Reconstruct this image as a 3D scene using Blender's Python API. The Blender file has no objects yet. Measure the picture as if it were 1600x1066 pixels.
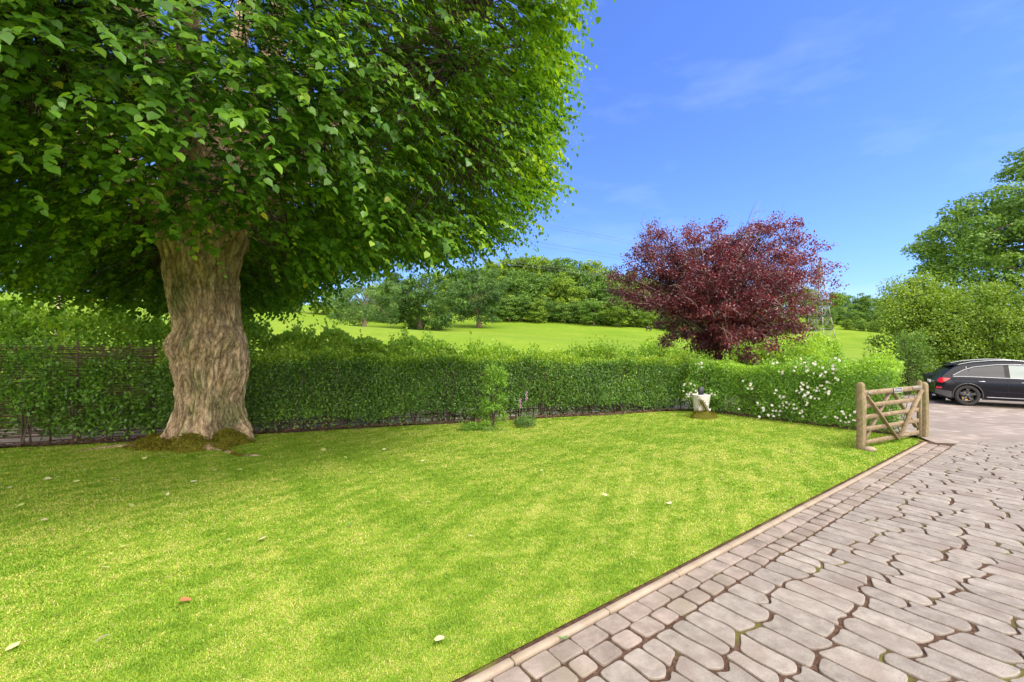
import bpy, math, random
import numpy as np
from mathutils import Vector, noise as mnoise

S = bpy.context.scene
COL = S.collection
R = math.radians
RNG = np.random.default_rng(7)
random.seed(7)

# ------------------------------------------------------------------ camera
F_PX, CAM_Z = 700.0, 2.1
cam_d = bpy.data.cameras.new("camera")
cam = bpy.data.objects.new("camera", cam_d)
COL.objects.link(cam)
cam.location = (0, 0, CAM_Z)
cam.rotation_euler = (R(90), 0, 0)
cam_d.sensor_width = 36
cam_d.lens = 36 * F_PX / 1600
cam_d.clip_start = 0.05
cam_d.clip_end = 3000
S.camera = cam

# ------------------------------------------------------------------ light
SUN_EL, SUN_AZ = 58.0, 118.0          # azimuth clockwise from +Y: behind the camera, a little to the right
SUN_DIR = Vector((math.sin(R(SUN_AZ)) * math.cos(R(SUN_EL)), math.cos(R(SUN_AZ)) * math.cos(R(SUN_EL)), math.sin(R(SUN_EL))))
sun_d = bpy.data.lights.new("sun", 'SUN')
sun_d.energy = 2.1
sun_d.angle = R(22)
sun_d.color = (1.0, 0.94, 0.85)
sun = bpy.data.objects.new("sun", sun_d)
COL.objects.link(sun)
sun.location = (0, 0, 60)
sun.rotation_euler = (-SUN_DIR).to_track_quat('-Z', 'Y').to_euler()

world = bpy.data.worlds.new("World")
S.world = world
world.use_nodes = True
wn, wl = world.node_tree.nodes, world.node_tree.links
wn.clear()
w_out = wn.new("ShaderNodeOutputWorld")
w_bg = wn.new("ShaderNodeBackground")
w_bg.inputs['Strength'].default_value = 0.15
w_sky = wn.new("ShaderNodeTexSky")
w_sky.sky_type = 'NISHITA'
w_sky.sun_disc = False
w_sky.sun_elevation = R(SUN_EL)
w_sky.sun_rotation = R(SUN_AZ)
w_sky.air_density = 1.0
w_sky.dust_density = 0.6
w_sky.ozone_density = 2.0
w_hs = wn.new("ShaderNodeHueSaturation")
w_hs.inputs['Saturation'].default_value = 1.0
w_tint = wn.new("ShaderNodeMix"); w_tint.data_type = 'RGBA'; w_tint.blend_type = 'MULTIPLY'
w_tint.inputs['Factor'].default_value = 1.0
w_tint.inputs['B'].default_value = (0.40, 0.545, 0.95, 1)
# thin scattered cloud, fixed to directions of the sky
w_tc = wn.new("ShaderNodeTexCoord")
w_map = wn.new("ShaderNodeMapping")
w_map.inputs['Scale'].default_value = (2.2, 2.2, 7.0)
w_map.inputs['Location'].default_value = (1.7, 0.4, 0.2)
w_no = wn.new("ShaderNodeTexNoise")
w_no.inputs['Scale'].default_value = 1.6
w_no.inputs['Detail'].default_value = 7
w_no.inputs['Roughness'].default_value = 0.55
w_cr = wn.new("ShaderNodeValToRGB")
w_cr.color_ramp.elements[0].position = 0.49
w_cr.color_ramp.elements[0].color = (0, 0, 0, 1)
w_cr.color_ramp.elements[1].position = 0.86
w_cr.color_ramp.elements[1].color = (0.17, 0.17, 0.17, 1)
w_mx = wn.new("ShaderNodeMix")
w_mx.data_type = 'RGBA'
w_mx.inputs['B'].default_value = (4.6, 5.1, 6.2, 1)
wl.new(w_tc.outputs['Generated'], w_map.inputs['Vector'])
wl.new(w_map.outputs['Vector'], w_no.inputs['Vector'])
wl.new(w_no.outputs['Fac'], w_cr.inputs['Fac'])
wl.new(w_sky.outputs['Color'], w_hs.inputs['Color'])
wl.new(w_hs.outputs['Color'], w_tint.inputs['A'])
wl.new(w_tint.outputs['Result'], w_mx.inputs['A'])
wl.new(w_cr.outputs['Color'], w_mx.inputs['Factor'])
# broken bright cloud added behind the camera, out of view, as soft fill light
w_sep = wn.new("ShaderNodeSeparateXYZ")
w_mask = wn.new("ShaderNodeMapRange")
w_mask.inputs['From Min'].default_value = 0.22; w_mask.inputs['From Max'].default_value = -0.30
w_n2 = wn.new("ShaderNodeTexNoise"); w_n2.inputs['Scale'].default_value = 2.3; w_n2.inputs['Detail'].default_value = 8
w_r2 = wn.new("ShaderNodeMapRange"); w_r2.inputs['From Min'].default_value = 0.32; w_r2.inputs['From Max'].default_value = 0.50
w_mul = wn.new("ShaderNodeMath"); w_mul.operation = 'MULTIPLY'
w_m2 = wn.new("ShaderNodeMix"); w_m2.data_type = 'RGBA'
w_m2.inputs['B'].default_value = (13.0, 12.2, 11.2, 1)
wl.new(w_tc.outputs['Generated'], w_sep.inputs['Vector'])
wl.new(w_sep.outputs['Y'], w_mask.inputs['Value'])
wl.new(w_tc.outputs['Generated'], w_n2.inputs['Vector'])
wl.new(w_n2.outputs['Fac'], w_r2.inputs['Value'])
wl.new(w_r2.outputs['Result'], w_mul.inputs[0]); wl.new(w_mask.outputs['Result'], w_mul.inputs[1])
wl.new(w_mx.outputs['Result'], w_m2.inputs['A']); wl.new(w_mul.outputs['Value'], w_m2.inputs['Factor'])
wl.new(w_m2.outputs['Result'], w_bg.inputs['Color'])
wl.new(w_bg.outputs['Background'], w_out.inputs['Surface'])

S.view_settings.view_transform = 'Standard'
S.view_settings.look = 'None'
S.view_settings.exposure = 1.05
S.view_settings.gamma = 1.0

# ------------------------------------------------------------------ helpers
def unit(v):
    v = np.asarray(v, float)
    return v / np.maximum(np.linalg.norm(v, axis=-1, keepdims=True), 1e-9)

def at(px, py, z=0.0):
    """pixel of the 1600 px photograph -> point on the level z"""
    Y = F_PX * (CAM_Z - z) / (py - 533.0)
    return np.array([(px - 800) * Y / F_PX, Y, z])

def atY(px, py, Y):
    return np.array([(px - 800) * Y / F_PX, Y, CAM_Z - (py - 533.0) * Y / F_PX])

def sstep(a, b, x):
    t = np.clip((x - a) / (b - a), 0, 1)
    return t * t * (3 - 2 * t)

class Wave:
    """cheap smooth noise: a sum of sines, about -1..1"""
    def __init__(s, seed, scale, dim=3, n=10):
        g = np.random.default_rng(seed)
        s.k = g.normal(size=(n, dim)) * scale
        s.p = g.uniform(0, 6.28, n)
    def __call__(s, P):
        P = np.asarray(P, float)
        return np.sin(P @ s.k.T + s.p).mean(-1) * 2.2

class MB:
    """collects pieces and links them as one mesh object"""
    def __init__(s):
        s.v, s.f, s.t, s.n = [], [], [], 0
    def add(s, V, faces, tint=0.5):
        V = np.asarray(V, float).reshape(-1, 3)
        for f in faces:
            f = np.asarray(f, np.int64)
            if f.size:
                s.f.append(f + s.n)
        s.v.append(V)
        s.t.append(np.broadcast_to(np.asarray(tint, float), (len(V),)))
        s.n += len(V)
        return s
    def box(s, c, size, rot=None, tint=0.5, bev=0.0):
        x, y, z = [d / 2 for d in size]
        if bev <= 0:
            V = np.array([[-x, -y, -z], [x, -y, -z], [x, y, -z], [-x, y, -z], [-x, -y, z], [x, -y, z], [x, y, z], [-x, y, z]])
            Fq = [[0, 3, 2, 1], [4, 5, 6, 7], [0, 1, 5, 4], [1, 2, 6, 5], [2, 3, 7, 6], [3, 0, 4, 7]]
            if rot is not None:
                V = V @ np.array(rot).T
            return s.add(V + np.array(c), [np.array(Fq)], tint)
        # chamfered: octagonal loops
        def loop(hx, hy, zz):
            b = min(bev, hx * .9, hy * .9)
            return [[-hx + b, -hy, zz], [hx - b, -hy, zz], [hx, -hy + b, zz], [hx, hy - b, zz], [hx - b, hy, zz], [-hx + b, hy, zz], [-hx, hy - b, zz], [-hx, -hy + b, zz]]
        L = [loop(x - bev, y - bev, -z), loop(x, y, -z + bev), loop(x, y, z - bev), loop(x - bev, y - bev, z)]
        V = np.array(sum(L, []))
        if rot is not None:
            V = V @ np.array(rot).T
        q = []
        for k in range(3):
            for i in range(8):
                j = (i + 1) % 8
                q.append([k * 8 + i, k * 8 + j, k * 8 + 8 + j, k * 8 + 8 + i])
        return s.add(V + np.array(c), [np.array(q), np.array([[7, 6, 5, 4, 3, 2, 1, 0], [24, 25, 26, 27, 28, 29, 30, 31]])], tint)
    def beam(s, a, b, w, h, up=(0, 0, 1), tint=0.5, bev=0.0):
        a, b = np.array(a, float), np.array(b, float)
        d = b - a
        L = np.linalg.norm(d)
        ex = d / L
        up = np.array(up, float)
        ey = np.cross(up, ex)
        if np.linalg.norm(ey) < 1e-6:
            ey = np.cross((0, 1, 0), ex)
        ey = unit(ey)
        ez = np.cross(ex, ey)
        return s.box((a + b) / 2, (L, w, h), np.stack([ex, ey, ez], 1), tint, bev)
    def tube(s, pts, rad, sides=8, tint=0.5, cap=True):
        P = np.asarray(pts, float)
        n = len(P)
        rad = np.broadcast_to(np.asarray(rad, float), (n,))
        T = unit(np.gradient(P, axis=0))
        ref = np.array([0., 0, 1]) if abs(T[0, 2]) < .85 else np.array([1., 0, 0])
        A = unit(np.cross(T, ref))
        B = np.cross(T, A)
        a = np.linspace(0, 2 * np.pi, sides, endpoint=False)
        V = P[:, None] + rad[:, None, None] * (A[:, None] * np.cos(a)[None, :, None] + B[:, None] * np.sin(a)[None, :, None])
        i = np.arange(n - 1)[:, None] * sides
        j = np.arange(sides)[None]
        k = (j + 1) % sides
        q = np.stack([i + j, i + k, i + k + sides, i + j + sides], -1).reshape(-1, 4)
        fs = [q]
        if cap:
            fs.append(np.array([np.arange(sides)[::-1], (n - 1) * sides + np.arange(sides)]))
        return s.add(V, fs, tint)
    def lathe(s, prof, sides=24, c=(0, 0, 0), M=None, tint=0.5):
        prof = np.asarray(prof, float)
        a = np.linspace(0, 2 * np.pi, sides, endpoint=False)
        V = np.stack([prof[:, 0, None] * np.cos(a), prof[:, 0, None] * np.sin(a), np.repeat(prof[:, 1, None], sides, 1)], -1).reshape(-1, 3)
        if M is not None:
            V = V @ np.array(M).T
        n = len(prof)
        i = np.arange(n - 1)[:, None] * sides
        j = np.arange(sides)[None]
        k = (j + 1) % sides
        return s.add(V + np.array(c), [np.stack([i + j, i + k, i + k + sides, i + j + sides], -1).reshape(-1, 4)], tint)
    def build(s, name, mat, parent=None, smooth=False, loc=None):
        me = bpy.data.meshes.new(name)
        V = np.concatenate(s.v)
        loops = np.concatenate([f.reshape(-1) for f in s.f])
        tot = np.concatenate([np.full(len(f), f.shape[1]) for f in s.f])
        start = np.concatenate([[0], np.cumsum(tot)[:-1]])
        me.vertices.add(len(V))
        me.vertices.foreach_set("co", V.astype(np.float32).ravel())
        me.loops.add(len(loops))
        me.loops.foreach_set("vertex_index", loops.astype(np.int32))
        me.polygons.add(len(tot))
        me.polygons.foreach_set("loop_start", start.astype(np.int32))
        if smooth:
            me.polygons.foreach_set("use_smooth", np.ones(len(tot), bool))
        at_ = me.attributes.new("tint", 'FLOAT', 'POINT')
        at_.data.foreach_set("value", np.concatenate(s.t).astype(np.float32))
        me.update(calc_edges=True)
        me.validate()
        if mat is not None:
            me.materials.append(mat)
        o = bpy.data.objects.new(name, me)
        COL.objects.link(o)
        if parent is not None:
            o.parent = parent
        if loc is not None:
            o.location = loc
        return o

def tag(o, label=None, cat=None, group=None, kind=None):
    if label: o["label"] = label
    if cat: o["category"] = cat
    if group: o["group"] = group
    if kind: o["kind"] = kind
    return o

def empty(name, loc, rz=0.0, label=None, cat=None, group=None):
    o = bpy.data.objects.new(name, None)
    COL.objects.link(o)
    o.location = loc
    o.rotation_euler = (0, 0, rz)
    o.empty_display_size = 0.2
    return tag(o, label, cat, group)

def copy_tree(o, parent=None):
    c = o.copy()
    COL.objects.link(c)
    if parent is not None:
        c.parent = parent
    for ch in [k for k in bpy.data.objects if k.parent == o]:
        copy_tree(ch, c)
    return c

# leaf templates: (u along, v across, w out of the blade)
T_LIME = (np.array([[0, 0, 0], [.02, .34, .03], [.42, .44, .05], [.78, .2, 0], [1, 0, -.12], [.78, -.2, 0], [.42, -.44, .05], [.02, -.34, .03], [.5, 0, -.03]]),
          [np.array([[0, 8, 2, 1], [0, 7, 6, 8], [8, 4, 3, 2], [8, 6, 5, 4]])])
T_OVAL = (np.array([[0, 0, 0], [.35, .27, .05], [.75, .2, .03], [1, 0, -.05], [.75, -.2, .03], [.35, -.27, .05]]),
          [np.array([[0, 3, 2, 1], [0, 5, 4, 3]])])
T_DIA = (np.array([[0, 0, 0], [.5, .32, .06], [1, 0, 0], [.5, -.32, .06]]), [np.array([[0, 2, 1], [0, 3, 2]])])
T_LANCE = (np.array([[0, 0, 0], [.4, .11, .03], [1, 0, -.08], [.4, -.11, .03]]), [np.array([[0, 2, 1], [0, 3, 2]])])

def add_leaves(mb, P, D, N, L, tint, tpl=T_DIA, wid=1.0):
    P = np.asarray(P, float)
    n = len(P)
    D = unit(D)
    N = np.asarray(N, float)
    N = unit(N - (N * D).sum(-1, keepdims=True) * D)
    Sd = np.cross(N, D)
    L = np.broadcast_to(np.asarray(L, float), (n,))[:, None, None]
    t = tpl[0]
    V = P[:, None] + L * (D[:, None] * t[None, :, 0:1] + Sd[:, None] * t[None, :, 1:2] * wid + N[:, None] * t[None, :, 2:3])
    m = len(t)
    off = (np.arange(n) * m)[:, None, None]
    faces = [(f[None] + off).reshape(-1, f.shape[1]) for f in tpl[1]]
    mb.add(V.reshape(-1, 3), faces, np.repeat(np.broadcast_to(np.asarray(tint, float), (n,)), m))

def rvec(n, g=RNG):
    return unit(g.normal(size=(n, 3)))

# ------------------------------------------------------------------ materials
def new_mat(name):
    m = bpy.data.materials.new(name)
    m.use_nodes = True
    nt = m.node_tree
    nt.nodes.clear()
    out = nt.nodes.new("ShaderNodeOutputMaterial")
    return m, nt.nodes, nt.links, out

def ramp(nodes, stops):
    r = nodes.new("ShaderNodeValToRGB")
    e = r.color_ramp.elements
    while len(e) < len(stops):
        e.new(0.5)
    for k, (p, c) in enumerate(stops):
        e[k].position = p
        e[k].color = (*c, 1)
    return r

def leaf_mat(name, stops, trans=0.35, tcol=None, rough=0.5, spec=0.35, bump=False):
    m, nd, ln, out = new_mat(name)
    a = nd.new("ShaderNodeAttribute"); a.attribute_name = "tint"
    r = ramp(nd, stops)
    ln.new(a.outputs['Fac'], r.inputs['Fac'])
    p = nd.new("ShaderNodeBsdfPrincipled")
    p.inputs['Roughness'].default_value = rough
    p.inputs['Specular IOR Level'].default_value = spec
    ln.new(r.outputs['Color'], p.inputs['Base Color'])
    t = nd.new("ShaderNodeBsdfTranslucent")
    g = nd.new("ShaderNodeMix"); g.data_type = 'RGBA'; g.blend_type = 'MULTIPLY'
    g.inputs['Factor'].default_value = 1.0
    g.inputs['B'].default_value = (*(tcol or (1.7, 1.6, 0.55)), 1)
    ln.new(r.outputs['Color'], g.inputs['A'])
    ln.new(g.outputs['Result'], t.inputs['Color'])
    mx = nd.new("ShaderNodeMixShader")
    mx.inputs['Fac'].default_value = trans
    ln.new(p.outputs['BSDF'], mx.inputs[1])
    ln.new(t.outputs['BSDF'], mx.inputs[2])
    ln.new(mx.outputs['Shader'], out.inputs['Surface'])
    return m

def rough_mat(name, stops, scale=6.0, detail=8, rough=0.85, bump=0.3, bscale=None, stretch=(1, 1, 1), spec=0.3, coord='Object', second=None, metallic=0.0, dist=0.02, per_piece=0.0):
    m, nd, ln, out = new_mat(name)
    tc = nd.new("ShaderNodeTexCoord")
    mp = nd.new("ShaderNodeMapping"); mp.inputs['Scale'].default_value = stretch
    ln.new(tc.outputs[coord], mp.inputs['Vector'])
    n1 = nd.new("ShaderNodeTexNoise"); n1.inputs['Scale'].default_value = scale; n1.inputs['Detail'].default_value = detail
    n1.inputs['Roughness'].default_value = 0.65
    ln.new(mp.outputs['Vector'], n1.inputs['Vector'])
    r = ramp(nd, stops)
    ln.new(n1.outputs['Fac'], r.inputs['Fac'])
    col = r.outputs['Color']
    if second:
        sc, lo, hi, c2 = second
        n2 = nd.new("ShaderNodeTexNoise"); n2.inputs['Scale'].default_value = sc; n2.inputs['Detail'].default_value = 5
        ln.new(mp.outputs['Vector'], n2.inputs['Vector'])
        r2 = ramp(nd, [(lo, (0, 0, 0)), (hi, (1, 1, 1))])
        ln.new(n2.outputs['Fac'], r2.inputs['Fac'])
        mx = nd.new("ShaderNodeMix"); mx.data_type = 'RGBA'
        ln.new(r2.outputs['Color'], mx.inputs['Factor'])
        ln.new(col, mx.inputs['A'])
        mx.inputs['B'].default_value = (*c2, 1)
        col = mx.outputs['Result']
    if per_piece:
        at_ = nd.new("ShaderNodeAttribute"); at_.attribute_name = "tint"
        mr = nd.new("ShaderNodeMapRange"); mr.inputs['To Min'].default_value = 1 - per_piece; mr.inputs['To Max'].default_value = 1 + per_piece
        ln.new(at_.outputs['Fac'], mr.inputs['Value'])
        mm = nd.new("ShaderNodeMix"); mm.data_type = 'RGBA'; mm.blend_type = 'MULTIPLY'; mm.inputs['Factor'].default_value = 1.0
        ln.new(col, mm.inputs['A']); ln.new(mr.outputs['Result'], mm.inputs['B'])
        col = mm.outputs['Result']
    p = nd.new("ShaderNodeBsdfPrincipled")
    p.inputs['Roughness'].default_value = rough
    p.inputs['Specular IOR Level'].default_value = spec
    p.inputs['Metallic'].default_value = metallic
    ln.new(col, p.inputs['Base Color'])
    if bump:
        nb = nd.new("ShaderNodeTexNoise"); nb.inputs['Scale'].default_value = bscale or scale * 3; nb.inputs['Detail'].default_value = 6
        ln.new(mp.outputs['Vector'], nb.inputs['Vector'])
        b = nd.new("ShaderNodeBump"); b.inputs['Strength'].default_value = bump; b.inputs['Distance'].default_value = dist
        ln.new(nb.outputs['Fac'], b.inputs['Height'])
        ln.new(b.outputs['Normal'], p.inputs['Normal'])
    ln.new(p.outputs['BSDF'], out.inputs['Surface'])
    return m

def plain(name, col, rough=0.5, metal=0.0, coat=0.0, spec=0.5, ns=40.0, amt=0.15):
    """plain paint / plastic with a slight procedural unevenness"""
    m, nd, ln, out = new_mat(name)
    tc = nd.new("ShaderNodeTexCoord")
    n = nd.new("ShaderNodeTexNoise"); n.inputs['Scale'].default_value = ns
    ln.new(tc.outputs['Object'], n.inputs['Vector'])
    c = np.array(col)
    r = ramp(nd, [(0.3, tuple(c * (1 - amt))), (0.7, tuple(c * (1 + amt)))])
    ln.new(n.outputs['Fac'], r.inputs['Fac'])
    p = nd.new("ShaderNodeBsdfPrincipled")
    p.inputs['Roughness'].default_value = rough
    p.inputs['Metallic'].default_value = metal
    p.inputs['Coat Weight'].default_value = coat
    p.inputs['Coat Roughness'].default_value = 0.04
    p.inputs['Specular IOR Level'].default_value = spec
    ln.new(r.outputs['Color'], p.inputs['Base Color'])
    ln.new(p.outputs['BSDF'], out.inputs['Surface'])
    return m

M = {}
M['lime_leaf'] = leaf_mat('lime_leaf', [(0, (.035, .095, .014)), (.5, (.085, .20, .02)), (.8, (.16, .31, .022)), (.95, (.26, .42, .03)), (1, (.34, .36, .03))], .45, (1.9, 1.7, .5), .42, .4)
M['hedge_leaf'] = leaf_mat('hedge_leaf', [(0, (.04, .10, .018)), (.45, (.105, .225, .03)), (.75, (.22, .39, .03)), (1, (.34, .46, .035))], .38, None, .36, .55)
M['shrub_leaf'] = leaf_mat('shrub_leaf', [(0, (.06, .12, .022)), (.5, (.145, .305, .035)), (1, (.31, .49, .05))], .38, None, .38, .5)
M['lane_leaf'] = leaf_mat('lane_leaf', [(0, (.085, .15, .022)), (.5, (.165, .33, .035)), (1, (.32, .48, .05))], .35, None, .5, .3)
M['tree_leaf'] = leaf_mat('tree_leaf', [(0, (.04, .085, .018)), (.5, (.095, .19, .03)), (1, (.19, .30, .045))], .3, None, .55, .25)
M['yellow_leaf'] = leaf_mat('yellow_leaf', [(0, (.055, .115, .016)), (.5, (.135, .235, .024)), (1, (.27, .36, .035))], .35, None, .5, .3)
M['willow_leaf'] = leaf_mat('willow_leaf', [(0, (.05, .10, .03)), (.5, (.10, .19, .05)), (1, (.20, .30, .08))], .35, None, .55, .25)
M['purple_leaf'] = leaf_mat('purple_leaf', [(0, (.055, .018, .024)), (.5, (.125, .030, .038)), (.85, (.20, .048, .052)), (.97, (.36, .07, .05)), (1, (.40, .11, .04))], .28, (2.2, .7, .8), .36, .6)
M['moss'] = leaf_mat('moss', [(0, (.07, .07, .012)), (.5, (.16, .155, .018)), (1, (.28, .24, .03))], .25, None, .8, .1)
M['grass'] = leaf_mat('grass', [(0, (.09, .20, .012)), (.42, (.25, .395, .032)), (.66, (.37, .475, .055)), (.82, (.56, .53, .13)), (1, (.66, .54, .27))], .3, (1.3, 1.3, .6), .6, .2)
M['petal'] = leaf_mat('petal', [(0, (.75, .70, .62)), (.8, (.88, .86, .80)), (1, (.80, .62, .30))], .3, (1, 1, 1), .6, .2)
M['foxglove'] = leaf_mat('foxglove', [(0, (.55, .25, .50)), (1, (.75, .50, .70))], .3, (1, 1, 1), .6, .2)
M['dead_leaf'] = leaf_mat('dead_leaf', [(0, (.06, .035, .025)), (.6, (.16, .09, .06)), (1, (.26, .17, .10))], .15, (1.2, 1, .7), .75, .2)
M['fallen_leaf'] = leaf_mat('fallen_leaf', [(0, (.12, .26, .08)), (.35, (.42, .48, .10)), (.7, (.60, .58, .32)), (.9, (.66, .60, .42)), (1, (.50, .20, .09))], .2, (1.1, 1.1, .7), .5, .3)
M['bark'] = rough_mat('bark', [(.26, (.21, .135, .07)), (.46, (.42, .295, .175)), (.64, (.56, .42, .27)), (.80, (.70, .58, .43))], 4.5, 14, .9, 1.0, 16, (1.6, 1.6, .5), .15, second=(1.3, .54, .66, (.24, .22, .10)), dist=.09, per_piece=.55)
M['twig'] = rough_mat('twig', [(.3, (.05, .036, .026)), (.7, (.13, .10, .075))], 6, 6, .9, .4, 20, (1, 1, .4), .15)
M['grey_twig'] = rough_mat('grey_twig', [(.3, (.22, .17, .14)), (.7, (.40, .34, .28))], 6, 6, .9, .2, 20, (1, 1, .4), .15)
M['far_bark'] = rough_mat('far_bark', [(.3, (.12, .085, .06)), (.7, (.26, .19, .14))], 3, 6, .9, .2, 8, (1, 1, .3), .15)
M['wicker'] = rough_mat('wicker', [(.25, (.045, .025, .018)), (.5, (.13, .078, .055)), (.75, (.24, .16, .12))], 3, 8, .75, .2, 30, (1, 1, 14), .3)
M['gate_wood'] = rough_mat('gate_wood', [(.25, (.11, .078, .042)), (.5, (.21, .158, .09)), (.75, (.32, .25, .155))], 5, 10, .8, .35, 30, (3, 3, 3), .25, second=(2.2, .5, .7, (.15, .15, .05)), dist=.006)
M['gate_wood2'] = rough_mat('gate_wood2', [(.25, (.115, .08, .045)), (.5, (.225, .165, .098)), (.75, (.34, .265, .175))], 4, 10, .8, .3, 24, (2, 2, 5), .25, dist=.005)
M['post_wood'] = rough_mat('post_wood', [(.3, (.38, .25, .16)), (.7, (.55, .42, .32))], 4, 8, .85, .3, 20, (2, 2, .3), .2)
M['kerb'] = rough_mat('kerb', [(.3, (.24, .185, .135)), (.7, (.36, .29, .22))], 5, 10, .9, .3, 60, (1, 1, 1), .2, second=(1.6, .5, .7, (.26, .21, .15)), dist=.004)
M['stone'] = rough_mat('stone', [(.3, (.165, .138, .115)), (.5, (.232, .20, .17)), (.72, (.30, .262, .228))], 9, 14, .8, .7, 70, (1, 1, 1), .3, second=(2.5, .5, .72, (.19, .15, .125)), dist=.006, per_piece=.13)
M['sett'] = rough_mat('sett', [(.3, (.15, .12, .10)), (.5, (.235, .19, .16)), (.72, (.33, .27, .23))], 5, 12, .85, .6, 40, (1, 1, 1), .25, second=(2, .5, .68, (.20, .165, .125)), dist=.006, per_piece=.12)
M['joint'] = rough_mat('joint', [(.3, (.04, .022, .015)), (.55, (.09, .052, .035)), (.75, (.16, .105, .07))], 30, 8, .95, .8, 120, (1, 1, 1), .1, second=(2.3, .54, .66, (.12, .11, .03)), dist=.01)
M['tarmac'] = rough_mat('tarmac', [(.3, (.19, .155, .13)), (.7, (.255, .212, .18))], .6, 12, .9, .35, 60, (1, 1, 1), .25, second=(2.4, .5, .72, (.37, .30, .26)), dist=.006)
M['soil'] = rough_mat('soil', [(.3, (.05, .032, .022)), (.6, (.13, .088, .06)), (.8, (.22, .16, .11))], 9, 10, .95, .8, 40, (1, 1, 1), .1, dist=.03)
M['lawn'] = rough_mat('lawn', [(.3, (.13, .21, .015)), (.5, (.22, .32, .02)), (.72, (.33, .37, .06))], 1.4, 14, .9, .8, 90, (1, 1, 1), .1, second=(60, .5, .75, (.17, .17, .03)), dist=.02)
M['field'] = rough_mat('field', [(.3, (.115, .195, .014)), (.5, (.15, .23, .018)), (.7, (.195, .25, .028))], .09, 12, .95, .4, 3, (1, 1, 1), .05, second=(.9, .5, .75, (.115, .19, .014)), dist=.1)
M['urn'] = rough_mat('urn', [(.25, (.30, .26, .21)), (.5, (.56, .52, .46)), (.8, (.72, .69, .63))], 9, 10, .85, .6, 30, (1, 1, 1), .25, dist=.012)
M['slate'] = plain('slate', (.035, .038, .048), .5)
M['cobble'] = rough_mat('cobble', [(.3, (.22, .15, .11)), (.7, (.40, .30, .23))], 12, 8, .85, .5, 30, (1, 1, 1), .25, dist=.01)
M['paint'] = plain('paint', (.005, .006, .011), .22, 0.0, .30, .22, 3, .05)
M['glass'] = plain('glass', (.04, .042, .045), .08, 0, .25, .5, 2, .1)
M['backglass'] = plain('backglass', (.02, .02, .022), .25, 0, 0, .3, 2, .1)
M['clearglass'] = plain('clearglass', (.20, .24, .23), .06, 0, .6, .9, 2, .1)
M['chrome'] = plain('chrome', (.42, .42, .44), .3, 1.0)
M['plastic'] = plain('plastic', (.06, .06, .064), .55)
M['black'] = plain('black', (.008, .008, .009), .6)
M['tyre'] = plain('tyre', (.045, .042, .04), .8, 0, 0, .3, 30, .3)
M['rim'] = plain('rim', (.10, .105, .12), .3, .8)
M['disc'] = plain('disc', (.16, .14, .12), .4, .7)
M['caliper'] = plain('caliper', (.75, .45, .06), .5)
M['redlamp'] = plain('redlamp', (.55, .012, .03), .15, 0, .8)
M['white'] = plain('white', (.78, .78, .76), .4)
M['bin'] = plain('bin', (.012, .022, .024), .5)
M['steel'] = plain('steel', (.21, .20, .17), .5, .3, 0, .5, 2, .25)
M['wire'] = plain('wire', (.14, .14, .15), .7, 0, 0, .2)
M['plate'] = plain('plate', (.07, .075, .085), .5)
M['plate_edge'] = plain('plate_edge', (.55, .53, .53), .5)
M['cow'] = plain('cow', (.025, .018, .015), .8)

def add_cracks(m):
    nd, ln = m.node_tree.nodes, m.node_tree.links
    p = [n for n in nd if n.type == 'BSDF_PRINCIPLED'][0]
    src = p.inputs['Base Color'].links[0].from_socket
    tc = nd.new("ShaderNodeTexCoord"); mp = nd.new("ShaderNodeMapping"); mp.inputs['Scale'].default_value = (11, 11, 2.4)
    nz = nd.new("ShaderNodeTexNoise"); nz.inputs['Scale'].default_value = 3.0; nz.inputs['Detail'].default_value = 5
    mxv = nd.new("ShaderNodeMix"); mxv.data_type = 'RGBA'; mxv.blend_type = 'LINEAR_LIGHT'; mxv.inputs['Factor'].default_value = .14
    ln.new(tc.outputs['Object'], nz.inputs['Vector']); ln.new(tc.outputs['Object'], mxv.inputs['A']); ln.new(nz.outputs['Color'], mxv.inputs['B'])
    ln.new(mxv.outputs['Result'], mp.inputs['Vector'])
    vo = nd.new("ShaderNodeTexVoronoi"); vo.feature = 'DISTANCE_TO_EDGE'; vo.inputs['Scale'].default_value = 1.0
    ln.new(mp.outputs['Vector'], vo.inputs['Vector'])
    r = ramp(nd, [(0.0, (.38, .34, .30)), (.10, (.9, .9, .9)), (.4, (1.08, 1.08, 1.08))])
    ln.new(vo.outputs['Distance'], r.inputs['Fac'])
    mu = nd.new("ShaderNodeMix"); mu.data_type = 'RGBA'; mu.blend_type = 'MULTIPLY'; mu.inputs['Factor'].default_value = .50
    ln.new(src, mu.inputs['A']); ln.new(r.outputs['Color'], mu.inputs['B'])
    # pale flaking specks
    n2 = nd.new("ShaderNodeTexNoise"); n2.inputs['Scale'].default_value = 26; n2.inputs['Detail'].default_value = 3
    ln.new(tc.outputs['Object'], n2.inputs['Vector'])
    r2 = ramp(nd, [(.66, (0, 0, 0)), (.72, (.7, .7, .7))])
    ln.new(n2.outputs['Fac'], r2.inputs['Fac'])
    m2 = nd.new("ShaderNodeMix"); m2.data_type = 'RGBA'; m2.inputs['B'].default_value = (.62, .55, .45, 1)
    ln.new(r2.outputs['Color'], m2.inputs['Factor']); ln.new(mu.outputs['Result'], m2.inputs['A'])
    ln.new(m2.outputs['Result'], p.inputs['Base Color'])
    b0 = [n for n in nd if n.type == 'BUMP'][0]
    b1 = nd.new("ShaderNodeBump"); b1.inputs['Strength'].default_value = .7; b1.inputs['Distance'].default_value = .03
    ln.new(r.outputs['Color'], b1.inputs['Height']); ln.new(b0.outputs['Normal'], b1.inputs['Normal'])
    ln.new(b1.outputs['Normal'], p.inputs['Normal'])
add_cracks(M['bark'])

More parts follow.
